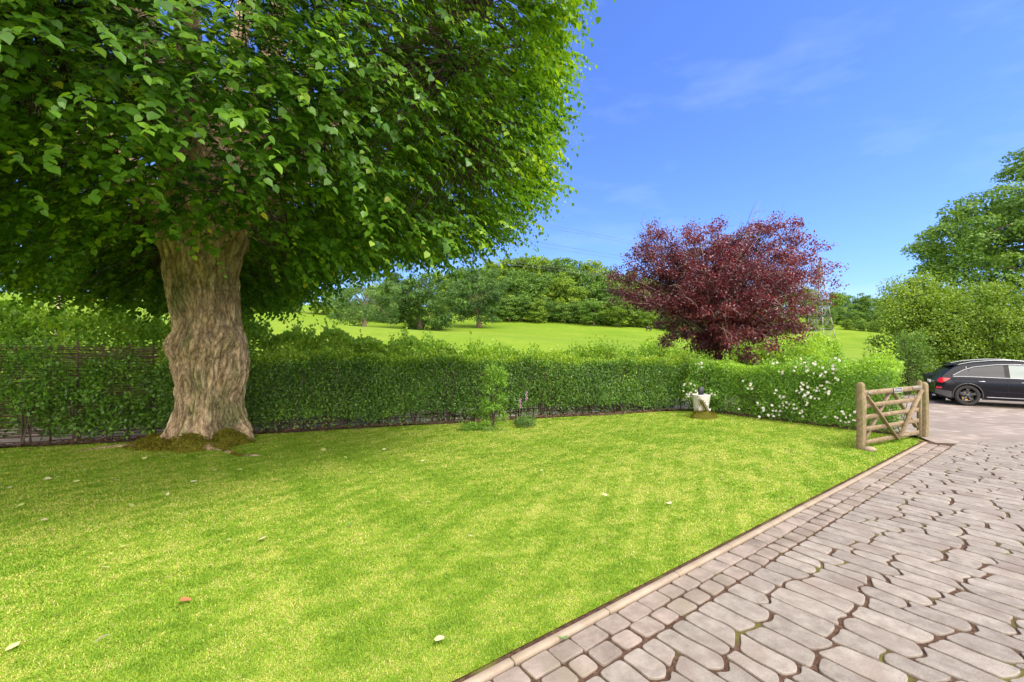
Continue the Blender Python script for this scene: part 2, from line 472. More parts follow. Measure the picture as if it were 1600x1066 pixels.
# ------------------------------------------------------------------ the lie of the land
EDGE0, EDGE_K = 8.8, 0.317            # back edge of the lawn: Y = EDGE0 + EDGE_K * (X + 10)
NB = np.array([-EDGE_K, 1.0]) / math.hypot(1, EDGE_K)      # away from the lawn
CORNER = np.array([5.35, 13.66])
POST_R, POST_L = at(1440, 683), at(1345, 702)
KD = np.array([0.804, 0.595]); KN = np.array([0.595, -0.804]); K0 = np.array([-0.276, 2.76])
def edge_pt(x, off=0.0):
    return np.array([x, EDGE0 + EDGE_K * (x + 10)]) + NB * off
CTRL = [atY(*p) for p in [
    (1000, 549, 34), (1000, 513, 100), (850, 508, 100), (700, 506, 95), (560, 517, 70), (480, 492, 90), (250, 482, 70), (40, 462, 60),
    (-300, 440, 60), (-900, 470, 40), (1090, 543, 60), (1170, 541, 90), (1230, 543, 100), (1290, 548, 110), (1400, 552, 110), (1300, 551, 125),
    (1340, 520, 190), (1268, 531, 190), (1410, 526, 190), (1600, 540, 190), (1160, 535, 190), (800, 528, 34), (600, 518, 34), (400, 500, 36),
    (1900, 545, 120), (2600, 540, 150)]]
CTRL += [np.array(p, float) for p in [
    (0, 21.5, .35), (8, 22, .0), (20, 23.5, .1), (30, 24, .1), (-8, 18.5, .6), (-20, 15, .8), (-40, 8, 1.0), (45, 20, 0), (60, 10, 0), (-60, -10, 0), (0, -60, -1), (90, -60, -1), (-90, -60, 0),
    (-40, 140, 13), (10, 140, 12.5), (45, 140, 9), (-120, 120, 13), (60, 250, 16), (140, 250, 16), (220, 250, 15), (0, 260, 20), (-200, 260, 20),
    (0, 600, 22), (-400, 600, 20), (400, 600, 20), (-500, 100, 10), (500, 100, 4), (-500, -100, 0), (500, -100, 0), (0, -300, 0), (900, 900, 20), (-900, 900, 20), (0, 1100, 20)]]
CTRL = np.array(CTRL)
_n = len(CTRL)
_d = np.linalg.norm(CTRL[:, None, :2] - CTRL[None, :, :2], axis=-1)
_A = np.zeros((_n + 3, _n + 3)); _A[:_n, :_n] = -_d - np.eye(_n) * .3; _A[:_n, _n] = 1; _A[:_n, _n + 1:] = CTRL[:, :2]
_A[_n:, :_n] = _A[:_n, _n:].T
_w = np.linalg.solve(_A, np.concatenate([CTRL[:, 2], np.zeros(3)]))
def ground(x, y):
    x, y = np.broadcast_arrays(np.asarray(x, float), np.asarray(y, float))
    sh = x.shape
    P = np.stack([x.ravel(), y.ravel()], -1)
    d = np.sqrt(((P[:, None] - CTRL[None, :, :2]) ** 2).sum(-1) + .5)
    far = -(d @ _w[:_n]) + _w[_n] + P @ _w[_n + 1:]
    X, Y = P[:, 0], P[:, 1]
    off = (P - np.array([0, EDGE0 + 10 * EDGE_K])) @ NB            # beyond the lawn's back edge
    off = np.where(X > CORNER[0], np.minimum(off, 99), off)
    # lane level: drops behind the hedge, eases down from the end of the paving on the right
    za = -.35 * sstep(0.1, 1.2, off)
    zb = -.35 * sstep(9.6, 15.5, Y)
    k = sstep(5.6, 9.0, X)
    near = za * (1 - k) + zb * k
    lim = np.where(X < 5, off - 5.6, 0)
    lim = off * (1 - sstep(3, 9, X)) + (Y - 14.6) * sstep(3, 9, X)   # how far past the lane
    b = sstep(5.3, 9.5, lim)
    return (near * (1 - b) + far * b).reshape(sh)

# ground sheet
def warp(a, b, n, c, s):
    ta, tb = np.arcsinh((a - c) / s), np.arcsinh((b - c) / s)
    return c + s * np.sinh(np.linspace(ta, tb, n))
gx = warp(-900, 900, 210, 3, 14)
gy = warp(-300, 1100, 230, 14, 11)
GX, GY = np.meshgrid(gx, gy)
GZ = ground(GX, GY) - .045
mb = MB()
nx, ny = len(gx), len(gy)
i = np.arange(ny - 1)[:, None] * nx + np.arange(nx - 1)[None]
mb.add(np.stack([GX, GY, GZ], -1), [np.stack([i, i + 1, i + nx + 1, i + nx], -1).reshape(-1, 4)])
tag(mb.build('field_ground', M['field'], smooth=True), kind='structure')

def strip(A, B, n, m, zoff):
    """sheet between two polylines, following the ground"""
    def rs(P, n):
        P = np.array(P, float)
        s = np.concatenate([[0], np.cumsum(np.linalg.norm(np.diff(P, axis=0), axis=1))])
        t = np.linspace(0, s[-1], n)
        return np.stack([np.interp(t, s, P[:, k]) for k in (0, 1)], -1)
    A, B = rs(A, n), rs(B, n)
    t = np.linspace(0, 1, m)[None, :, None]
    P = A[:, None] * (1 - t) + B[:, None] * t
    z = ground(P[..., 0], P[..., 1]) + zoff
    i = np.arange(n - 1)[:, None] * m + np.arange(m - 1)[None]
    return np.concatenate([P, z[..., None]], -1), [np.stack([i, i + m, i + m + 1, i + 1], -1).reshape(-1, 4)]

# lane: behind the fence, then opening out in front of the gate
near_e = [edge_pt(-60, 1.15), edge_pt(-20, 1.15), edge_pt(3.5, 1.15), (6.6, 15.1), (8.7, 12.6), (9.0, 9.9), (8.72, 9.24), (9.1, 9.17), (14, 9.17), (40, 9.17)]
far_e = [edge_pt(-60, 4.7), edge_pt(-20, 4.7), edge_pt(3.5, 4.9), (9, 19.6), (13, 20.4), (17, 20.9), (26, 20.0), (44, 15.0)]
mb = MB()
mb.add(*strip(near_e, far_e, 700, 20, -.002))
tag(mb.build('lane', M['tarmac'], smooth=True), kind='structure')

# lawn sheet (level) and the bare soil under the hedges
def poly_sheet(P, z, name, mat):
    P = np.array(P, float)
    mb = MB(); mb.add(np.column_stack([P, np.full(len(P), z)]), [np.arange(len(P))[None]])
    return tag(mb.build(name, mat), kind='structure')
kA, kB = K0 - KD * 9, K0 + KD * 10.95
lawn_poly = [edge_pt(-26, 0.0), edge_pt(-40, -3), (-34, -12), kA - KN * .062, kB - KN * .062, POST_R[:2] + (-.35, .0), (8.05, 10.62), (5.75, 13.35), edge_pt(4.9, 0)]
poly_sheet(lawn_poly, -.004, 'lawn', M['lawn'])
bed_in = [edge_pt(x, -.05 + .10 * math.sin(x * 1.7) + .06 * math.sin(x * 4.1)) for x in np.linspace(-26, 4.9, 90)] + [(5.55, 13.40), (6.6, 12.3), (8.0, 10.6), (8.6, 10.0)]
bed_out = [edge_pt(x, 1.3) for x in np.linspace(-26, 4.4, 40)] + [(6.4, 14.9), (8.6, 12.4), (9.05, 9.95)]
mb = MB(); V, Fq = strip(bed_in, bed_out, 300, 8, .012); V[..., 2] += .006; mb.add(V, Fq)
tag(mb.build('soil_bed', M['soil'], smooth=True), kind='structure')

# ------------------------------------------------------------------ drive: bed of joints, kerb, setts, long cobbles
def uv(u, v, z=0.0):
    p = K0 + KD * u + KN * v
    return np.array([p[0], p[1], z])
V_MAX, U0 = 9.5, -7.0
def u_end(v):            # the paving stops on the line Y = 9.45
    return (9.45 - K0[1] - KN[1] * v) / KD[1]
mb = MB()
mb.add([uv(U0, -.22, -.012), uv(U0, V_MAX, -.012), uv(u_end(V_MAX) if u_end(V_MAX) < 19 else 19, V_MAX, -.012), uv(u_end(0.0), 0.0, -.012), uv(u_end(0) - .1, -.22, -.012)], [np.arange(5)[None]])
tag(mb.build('paving_joints', M['joint']), kind='structure')
mb = MB()
u = U0
while u < 10.85:         # edging kerb: concrete lengths butted end to end
    L = 0.915
    a, b = uv(u + .004, .035), uv(min(u + L, 10.9) - .004, .035)
    mb.beam(a + (0, 0, .002), b + (0, 0, .002), .058, .05, bev=.006)
    u += L
tag(mb.build('kerb', M['kerb']), kind='structure')

def slab(mb, poly, ztop, h=.02, bev=.012, dome=.004, tilt=(0, 0)):
    """one stone: outline polygon -> chamfered top"""
    P = np.array(poly, float)
    n = len(P)
    c = P.mean(0)
    rings = []
    for inset, z in ((0, ztop - h), (.001, ztop - bev * .6), (bev * .4, ztop - bev * .15), (bev, ztop), (bev * 1.7, ztop)):
        Q = P - unit(P - c) * inset
        rings.append(np.column_stack([Q, np.full(n, z)]))
    ring5 = np.column_stack([c + (P - c) * .45, np.full(n, ztop + dome)])
    rings.append(ring5)
    V = np.concatenate(rings + [np.array([[c[0], c[1], ztop + dome * 1.2]])])
    V[n:, 2] += (V[n:, :2] - c) @ np.array(tilt)
    q = []
    for r_ in range(5):
        for a in range(n):
            b = (a + 1) % n
            q.append([r_ * n + a, r_ * n + b, r_ * n + n + b, r_ * n + n + a])
    tri = [[5 * n + a, 5 * n + (a + 1) % n, 6 * n] for a in range(n)]
    V = np.array([[*(K0 + KD * x + KN * y), z] for x, y, z in V])
    mb.add(V, [np.array(q)[:, ::-1], np.array(tri)[:, ::-1]], random.random())

def rounded(pts, r, k=3):
    """round the corners of a polygon"""
    P = [np.array(p, float) for p in pts]
    out = []
    n = len(P)
    for a in range(n):
        p, q0, q1 = P[a], P[a - 1], P[(a + 1) % n]
        d0, d1 = q0 - p, q1 - p
        rr = min(r, .42 * np.linalg.norm(d0), .42 * np.linalg.norm(d1))
        s, e = p + unit(d0) * rr, p + unit(d1) * rr
        for t in np.linspace(0, 1, k):
            out.append((1 - t) ** 2 * s + 2 * t * (1 - t) * p + t * t * e)
    return out

mb = MB()
rs = random.Random(3)
for row, (v0, v1) in enumerate(((.073, .232), (.248, .402))):
    u = U0 + rs.random() * .2
    while u < 10.75:
        L = rs.uniform(.19, .27) if row == 0 else rs.uniform(.17, .25)
        g = .008 if row == 0 else .012
        j = lambda: rs.uniform(-.010, .010)
        pts = [(u + g + j(), v0 + j() * .6), (u + L - g + j(), v0 + j() * .6), (u + L - g + j(), v1 + j()), (u + g + j(), v1 + j())]
        slab(mb, rounded(pts, .028 if row else .02), .004 + rs.uniform(-.002, .002), bev=.008, dome=.0015, tilt=(rs.uniform(-.02, .02), rs.uniform(-.02, .02)))
        u += L
tag(mb.build('sett_border', M['sett'], smooth=True), kind='structure')

mb = MB()
bounds = [U0]
while bounds[-1] < 19: bounds.append(bounds[-1] + rs.uniform(.165, .235))
phs = [(rs.uniform(0, 6), rs.uniform(0, 6)) for _ in bounds]
def bnd(k, v):          # the wavering joint between two rows
    if v < .6: return bounds[k]
    return bounds[k] + .012 * math.sin(v * 3.3 + phs[k][0]) + .010 * math.sin(v * 8.1 + phs[k][1])
for k in range(len(bounds) - 1):
    v = .422
    ends = []           # each cross joint: (v at the low edge, middle, high edge)
    p_ = .02
    ends.append((.422, .422, .422))
    v += rs.uniform(.16, .42)
    while v < V_MAX:
        kind = rs.random()
        if kind < .34: sh = (0, rs.uniform(.035, .075), 0)          # pointed
        elif kind < .50: sh = (rs.uniform(.03, .06), 0, rs.uniform(.03, .06))
        elif kind < .74: a_ = rs.uniform(.03, .09); sh = (a_, a_ * rs.uniform(.4, .9), 0)
        elif kind < .90: a_ = rs.uniform(.03, .09); sh = (0, a_ * rs.uniform(.3, .8), a_)
        else: sh = (0, .01, 0)
        ends.append((v + sh[0], v + sh[1], v + sh[2]))
        v += rs.uniform(.27, .52)
    for e0, e1 in zip(ends[:-1], ends[1:]):
        vm = (e0[1] + e1[1]) / 2
        if bounds[k] > u_end(e0[0]) - .10 or (vm > 6.5 and bounds[k] < -4) : continue
        gs, ge0, ge1 = rs.uniform(.007, .0115), rs.uniform(.009, .018), rs.uniform(.009, .018)
        if e0[0] < .43: ge0 = .004
        mid = lambda f: bnd(k, 0) * 0 + f
        U = lambda v_, f: min(bnd(k, v_) * (1 - f) + bnd(k + 1, v_) * f + (gs if f < .5 else -gs if f > .5 else 0), u_end(v_) - .02)
        pts = []
        lo0, lo1 = e0[0] + ge0, e1[0] - ge1
        hi0, hi1 = e0[2] + ge0, e1[2] - ge1
        for f in (0, .33, .67, 1): v_ = lo0 + (lo1 - lo0) * f; pts.append((U(v_, 0), v_))
        pts.append((U(e1[1], .5), e1[1] - ge1))
        for f in (0, .33, .67, 1): v_ = hi1 + (hi0 - hi1) * f; pts.append((U(v_, 1), v_))
        if e0[1] - e0[0] != 0: pts.append((U(e0[1], .5), e0[1] + ge0))
        pts = [(a_ + rs.uniform(-.004, .004), b_ + rs.uniform(-.006, .006)) for a_, b_ in pts]
        slab(mb, rounded(pts, .036), .003 + rs.uniform(-.0015, .0015), bev=.007, dome=.001, tilt=(rs.uniform(-.008, .008), rs.uniform(-.004, .004)))
tag(mb.build('paving', M['stone'], smooth=True), kind='structure')

# ------------------------------------------------------------------ lime tree
LT = np.array([-6.55, 9.62, 0.0])
def lime_tree():
    root = empty('lime_tree', LT, 0, 'huge old lime tree with gnarled pale trunk and mossy base on the lawn', 'tree')
    g = np.random.default_rng(11)
    S_ = 9.62 / 700
    prof = [(697, 312, 410 - 246 + 6), (688, 326, 160), (676, 327, 146), (660, 327, 130), (640, 327, 119), (600, 329, 117), (575, 329, 124), (555, 329, 128), (535, 328, 127), (515, 325, 117), (500, 323, 113),
            (450, 320, 116), (420, 318, 126), (400, 318, 134), (375, 321, 150), (340, 320, 158), (300, 322, 150), (250, 322, 120)]
    zz = np.array([CAM_Z - (p[0] - 533) * S_ for p in prof])
    cc = np.array([(p[1] - 324) * S_ for p in prof])
    rr = np.array([p[2] * .5 * S_ / 1.2 for p in prof])
    zz[0] = -.12
    nz, na = 300, 330
    z = np.linspace(-.12, zz[-1], nz)
    r = np.interp(z, zz, rr); c = np.interp(z, zz, cc)
    a = np.linspace(0, 2 * np.pi, na, endpoint=False)
    Zg, Ag = np.meshgrid(z, a, indexing='ij')
    Rg = np.repeat(r[:, None], na, 1)
    # buttress flares low down, flutes, twisted ridges, burrs
    fl = np.clip(1 - Zg / 1.1, 0, 1) ** 2
    Rg += fl * .13 * (np.cos(5 * Ag + .6) + .5 * np.cos(9 * Ag + 2))
    w1 = Wave(1, 1.0, 3, 8)
    wa, wb_ = Wave(91, 1.5, 3, 10), Wave(92, 3.5, 3, 12)
    Pw = np.stack([np.cos(Ag), np.sin(Ag), Zg * .8], -1)
    tw = Ag + .20 * np.sin(Zg * 1.5 + .5) + .16 * wa(Pw) + .10 * wb_(Pw)
    px, py = np.cos(tw), np.sin(tw)
    Rg += .055 * w1(np.stack([px * 3.0, py * 3.0, Zg * .9], -1))
    def ridge(sc, zs, seed, sharp=1.0):
        out = np.empty(Ag.size)
        X, Y, Z = px.ravel() * sc, py.ravel() * sc, Zg.ravel() * zs
        for q in range(Ag.size):
            out[q] = abs(mnoise.noise(Vector((X[q] + seed, Y[q], Z[q]))))
        return (1 - np.clip(out.reshape(Ag.shape) * 2.0, 0, 1)) ** sharp
    n1 = ridge(1.5, .55, 3.1, 2); n2 = ridge(3.6, .9, 9.7, 1.5); n3 = ridge(8.5, 2.6, 21.3); n4 = ridge(22, 8.5, 5.5)
    Rg += .075 * n1 + .050 * n2 - .030 * n3 * (.4 + n2) - .07
    relief = np.clip(.62 + .25 * (n1 - .4) + .30 * (n2 - .45) - .70 * (n3 - .42) * (.5 + n2) - .45 * (n4 - .42), 0, 1)
    Rg -= .012 * n4
    # burrs and swellings facing the camera: (angle, z, size, height)
    for ba, bz, bs, bh in ((-1.05, 2.0, .26, .13), (-.55, 2.15, .20, .15), (-1.6, 1.95, .25, .10), (-1.9, 3.2, .45, .10), (-1.2, 3.75, .35, .10), (-2.4, 2.0, .2, .08), (-.5, 1.4, .3, .06), (-1.5, 2.75, .2, -.07), (-2.1, 2.45, .16, -.06), (-1.0, 2.65, .2, .07)):
        da = (Ag - ba + np.pi) % (2 * np.pi) - np.pi
        q = (da * .68 / bs) ** 2 + ((Zg - bz) / (bs * 1.25)) ** 2
        Rg += bh * np.exp(-q * 1.2) + np.where(bh > 0, -.028, 0) * np.exp(-((np.sqrt(q) - 1.25) ** 2) * 14)
    mb = MB()
    V = np.stack([c[:, None] + Rg * np.cos(Ag), Rg * np.sin(Ag), Zg], -1)
    i = np.arange(nz - 1)[:, None] * na; j = np.arange(na)[None]; k = (j + 1) % na
    mb.add(V, [np.stack([i + j, i + k, i + k + na, i + j + na], -1).reshape(-1, 4)], relief.ravel())
    mb.build('trunk', M['bark'], root, smooth=True)

    # limbs
    limbs = []
    specs = [(-2.6, .55, 6.5), (-.35, .50, 7.0), (-.05, 1.0, 9.0), (.6, .8, 8), (1.3, .6, 7.5), (2.2, .8, 8), (3.0, .7, 8), (-1.6, .95, 8.0), (-1.1, 1.25, 9.0), (2.9, 1.3, 9.5), (.2, 1.35, 11), (1.6, 1.4, 11.5), (-2.0, 1.35, 10)]
    mbl = MB()
    for (an, el, L) in specs:
        t = np.linspace(0, 1, 16)
        d0 = np.array([math.cos(an) * math.cos(el), math.sin(an) * math.cos(el), math.sin(el)])
        st = np.array([math.cos(an) * .45, math.sin(an) * .45, 3.9 + .8 * math.sin(el)])
        P = st + d0 * (t[:, None] * L)
        P[:, 2] += 1.2 * np.sin(t * 2.6) * math.cos(el) * .9 - 0.9 * t ** 3 * math.cos(el)
        P[:, :2] += np.stack([np.sin(t * 5 + an * 3), np.cos(t * 4.3 + an * 5)], -1) * .25 * t[:, None]
        rad = (.30 if el > 1 else .22) * (1 - t * .86)
        mbl.tube(P, rad, 9)
        limbs.append(P)
        for q in range(7):      # side branches
            k0 = g.integers(4, 14)
            dd = unit(d0 + g.normal(size=3) * .8 + np.array([0, 0, -.1]))
            l2 = g.uniform(1.4, 3.2) * (1 - k0 / 22)
            tt = np.linspace(0, 1, 8)
            Q = P[k0] + dd * tt[:, None] * l2
            Q[:, 2] -= .5 * tt ** 2
            mbl.tube(Q, .055 * (1 - tt * .8), 5)
            limbs.append(Q)
    mbl.build('limb', M['bark'], root, smooth=True)
    LP = np.concatenate(limbs)

    # crown: hanging sprays on clumps spread through an envelope
    ze = np.array([2.7, 3.1, 3.6, 4.3, 5.5, 7, 8.5, 10, 11.5, 12.6, 13.6, 14.2])
    re = np.array([4.6, 5.5, 6.0, 6.35, 6.75, 7.25, 7.75, 8.0, 7.3, 6.0, 4.0, 1.0])
    wv = Wave(21, .55, 3, 10)
    def skirt(P):
        # the underside of the crown: how low it hangs, bearing by bearing
        wx, wy, wz = P[:, 0] + LT[0], P[:, 1] + LT[1], P[:, 2]
        bear = wx / np.maximum(wy, .5)
        low = np.interp(bear, [-1.2, -1.0, -.82, -.79, -.60, -.57, -.5, -.43, -.34, -.23, -.14, -.08, 0, .07, .11], [.10, .085, .065, .062, .060, .07, .075, .125, .165, .18, .18, .20, .24, .31, .38])
        front = (P[:, 1] < .3) & (bear > -.88) & (bear < -.50)
        low = np.where(front, np.maximum(low, .225), low)
        return (wz - .30 - CAM_Z) / np.maximum(wy, .5) > low
    C = []
    while len(C) < 3700:
        n = 4000
        zc = g.uniform(2.8, 14.1, n)
        an = g.uniform(-np.pi, np.pi, n)
        rm = np.interp(zc, ze, re)
        f = 1 - .62 * g.random(n) ** 2.2
        x, y = np.cos(an) * rm * f, np.sin(an) * rm * f
        rr_ = rm * (1 + .10 * wv(np.stack([np.cos(an) * 7, np.sin(an) * 7, zc], -1)))
        ok = g.random(n) < rm / 8.2
        P = np.stack([np.cos(an) * rr_ * f, np.sin(an) * rr_ * f, zc], -1)
        # dense skirt: keep the lowest clumps off the trunk, thin the never-seen top
        ok &= (np.hypot(P[:, 0], P[:, 1]) > 1.3) | (P[:, 2] > 5)
        ok &= (P[:, 2] < 10.4) | (g.random(n) < .18)
        # the trunk stays in view: nothing hangs low between it and the lawn
        wx, wy = P[:, 0] + LT[0], P[:, 1] + LT[1]
        lowest = 2.75 + 1.15 * sstep(0.5, -5.0, P[:, 1]) + .15 * np.sin(an * 5)
        ok &= (P[:, 2] > lowest)
        ok &= skirt(P)
        C += list(P[ok])
    n = 2600     # the near side, hanging in front of the limbs
    P = np.stack([g.uniform(-5.5, 4.5, n), g.uniform(-6.8, -.9, n), g.uniform(2.9, 7.6, n)], -1)
    rr_ = np.hypot(P[:, 0], P[:, 1])
    ok = (rr_ < np.interp(P[:, 2], ze, re)) & (rr_ > 1.6) & (P[:, 2] > 3.0 + 1.0 * sstep(0.5, -5.0, P[:, 1]))
    ok &= skirt(P)
    C = np.concatenate([np.array(C[:3700]), P[ok][:560]])
    n = 3000     # the far side hangs low and dark behind the trunk
    P = np.stack([g.uniform(-7, 6.6, n), g.uniform(.8, 6.4, n), g.uniform(2.9, 5.4, n)], -1)
    rr_ = np.hypot(P[:, 0], P[:, 1])
    ok = (rr_ < np.interp(P[:, 2], ze, re)) & (rr_ > 1.4) & skirt(P)
    C = np.concatenate([C, P[ok][:750]])
    clump_t = g.normal(size=len(C)) * .5 + (g.random(len(C)) > .88) * 1.1
    # sprays
    mbt, mbf = MB(), MB()
    nsp = 8
    n = len(C) * nsp
    cen = np.repeat(C, nsp, 0)
    out = unit(cen * [1, 1, .35] - [0, 0, 1.2])
    d = unit(out + rvec(n, g) * .75 + [0, 0, .12])
    L = g.uniform(.35, .75, n)
    st = cen + rvec(n, g) * g.uniform(.05, .55, n)[:, None]
    W = st + LT
    dist = np.linalg.norm(W - [0, 0, 2.1], axis=1)
    hid = (cen[:, 2] > 11) | (cen[:, 1] > 3.0)
    nl = 11
    keep_t = g.random(n)
    for q in range(nl):
        t = (q + .6) / nl
        P = st + d * (L * t)[:, None] + np.array([0, 0, -1.0]) * (L * .55 * t * t)[:, None]
        T = unit(d + np.array([0, 0, -1.1 * t]))
        side = unit(np.cross(T, np.array([0, 0, 1.0]) + rvec(n, g) * .25)) * (1 if q % 2 else -1)
        D = unit(T * .55 + side * .8 + np.array([0, 0, -.45]) + rvec(n, g) * .30)
        N = unit(np.array([0, 0, 1.0]) + out * .7 + rvec(n, g) * .45)
        size = g.uniform(.050, .115, n) * np.where(hid, 1.6, 1.0)
        tint = np.clip(.40 + .15 * g.normal(size=n) + .20 * (keep_t > .85) + .14 * t + .22 * np.repeat(clump_t, nsp), 0, .96)
        tint = np.where(g.random(n) < .006, 1.0, tint)
        use = ~hid
        add_leaves(mbf, P[use], D[use], N[use], size[use], tint[use], T_LIME)
        use = hid & (q % 2 == 0)
        add_leaves(mbf, P[use], D[use], N[use], size[use], tint[use], T_OVAL)
    mbf.build('crown', M['lime_leaf'], root)
    # twigs to the clumps and along the nearer sprays
    for k, c0 in enumerate(C):
        if c0[1] > 4 or c0[2] > 10: continue
        m = np.argmin(((LP - c0) ** 2).sum(1))
        if np.linalg.norm(LP[m] - c0) < 3.4:
            t = np.linspace(0, 1, 5)[:, None]
            P = LP[m] * (1 - t) + c0 * t + np.array([0, 0, .25]) * np.sin(t * np.pi) + g.normal(size=(5, 3)) * .04
            mbt.tube(P, np.linspace(.018, .006, 5), 4, cap=False)
    near = np.where((dist < 8) & (cen[:, 2] < 8))[0]
    for k in near[::2]:
        t = np.linspace(0, 1, 4)[:, None]
        P = st[k] + d[k] * (L[k] * t) + np.array([0, 0, -1.]) * (L[k] * .55 * t * t)
        mbt.tube(P, np.linspace(.0045, .0018, 4), 3, cap=False)
    mbt.build('twigs', M['twig'], root)

    # moss over the flare, and a mossy surface root
    mbm = MB()
    def hump(cx, cy, rx, ry, h, seed):
        w = Wave(seed, 3.2, 2, 12); w2 = Wave(seed + 50, 11, 2, 12)
        nr, ns = 16, 48
        rho = np.linspace(0, 1, nr)[:, None]; th = np.linspace(0, 2 * np.pi, ns, endpoint=False)[None]
        edge = 1 + .18 * np.sin(3 * th + seed) + .1 * np.sin(7 * th)
        X = cx + rx * rho * np.cos(th) * edge; Y = cy + ry * rho * np.sin(th) * edge
        P2 = np.stack([X, Y], -1)
        Z = h * (1 - rho ** 1.5) * (1 + .45 * w(P2)) + .05 * w2(P2) * (1 - rho) - .015
        V = np.stack([X, Y, Z], -1).reshape(-1, 3)
        i = np.arange(nr - 1)[:, None] * ns; j = np.arange(ns)[None]; k = (j + 1) % ns
        mbm.add(V, [np.stack([i + j, i + k, i + k + ns, i + j + ns], -1).reshape(-1, 4)], np.clip(.45 + .3 * w2(V[:, :2] * 2), 0, 1))
        # fuzz
        m = 5200
        q = g.integers(0, len(V), m)
        P = V[q] + g.normal(size=(m, 3)) * [.035, .035, .016]
        add_leaves(mbm, P, rvec(m, g) + [0, 0, 1.0], rvec(m, g), g.uniform(.015, .045, m), g.random(m), T_DIA)
    hump(-.72, -.55, .42, .38, .20, 3)
    hump(-.35, -.86, .40, .26, .17, 4)
    hump(.28, -.80, .50, .40, .33, 5)
    hump(.78, -.50, .40, .36, .25, 6)
    hump(-.98, -.15, .30, .34, .12, 8)
    mbm.build('moss', M['moss'], root, smooth=True)
    mbr = MB()
    t = np.linspace(0, 1, 30)
    P = np.stack([.55 + 1.55 * t, -.95 - .55 * t + .10 * np.sin(t * 7), .035 * np.sin(t * 9) * (1 - t) + .02 - .05 * t], -1)
    mbr.tube(P, .085 * (1 - .75 * t) + .02 * np.sin(t * 17), 10)
    mbr.build('surface_root', M['bark'], root, smooth=True); mbr = MB()
    P = np.stack([-.9 - 1.3 * t, -.75 - .35 * t + .12 * np.sin(t * 6), .012 - .05 * t + .0 * t], -1)
    mbr.tube(P, .06 * (1 - .7 * t), 8)
    mbr2 = mbr.build('surface_root', M['bark'], root, smooth=True)
    mbm2 = MB()
    m = 3500
    tt = g.random(m) ** 1.3 * .7
    P = np.stack([.55 + 1.55 * tt, -.95 - .55 * tt + .10 * np.sin(tt * 7), .035 * np.sin(tt * 9) * (1 - tt) + .02 - .05 * tt], -1)
    ang = g.uniform(0.2, np.pi - .2, m); rad = .088 * (1 - .75 * tt)
    P += np.stack([0 * ang, np.cos(ang) * rad, np.sin(ang) * rad], -1)
    add_leaves(mbm2, P, rvec(m, g) + [0, 0, .8], rvec(m, g), g.uniform(.015, .035, m), g.random(m), T_DIA)
    mo = mbm2.build('moss', M['moss'], root)
    return root
lime_tree()

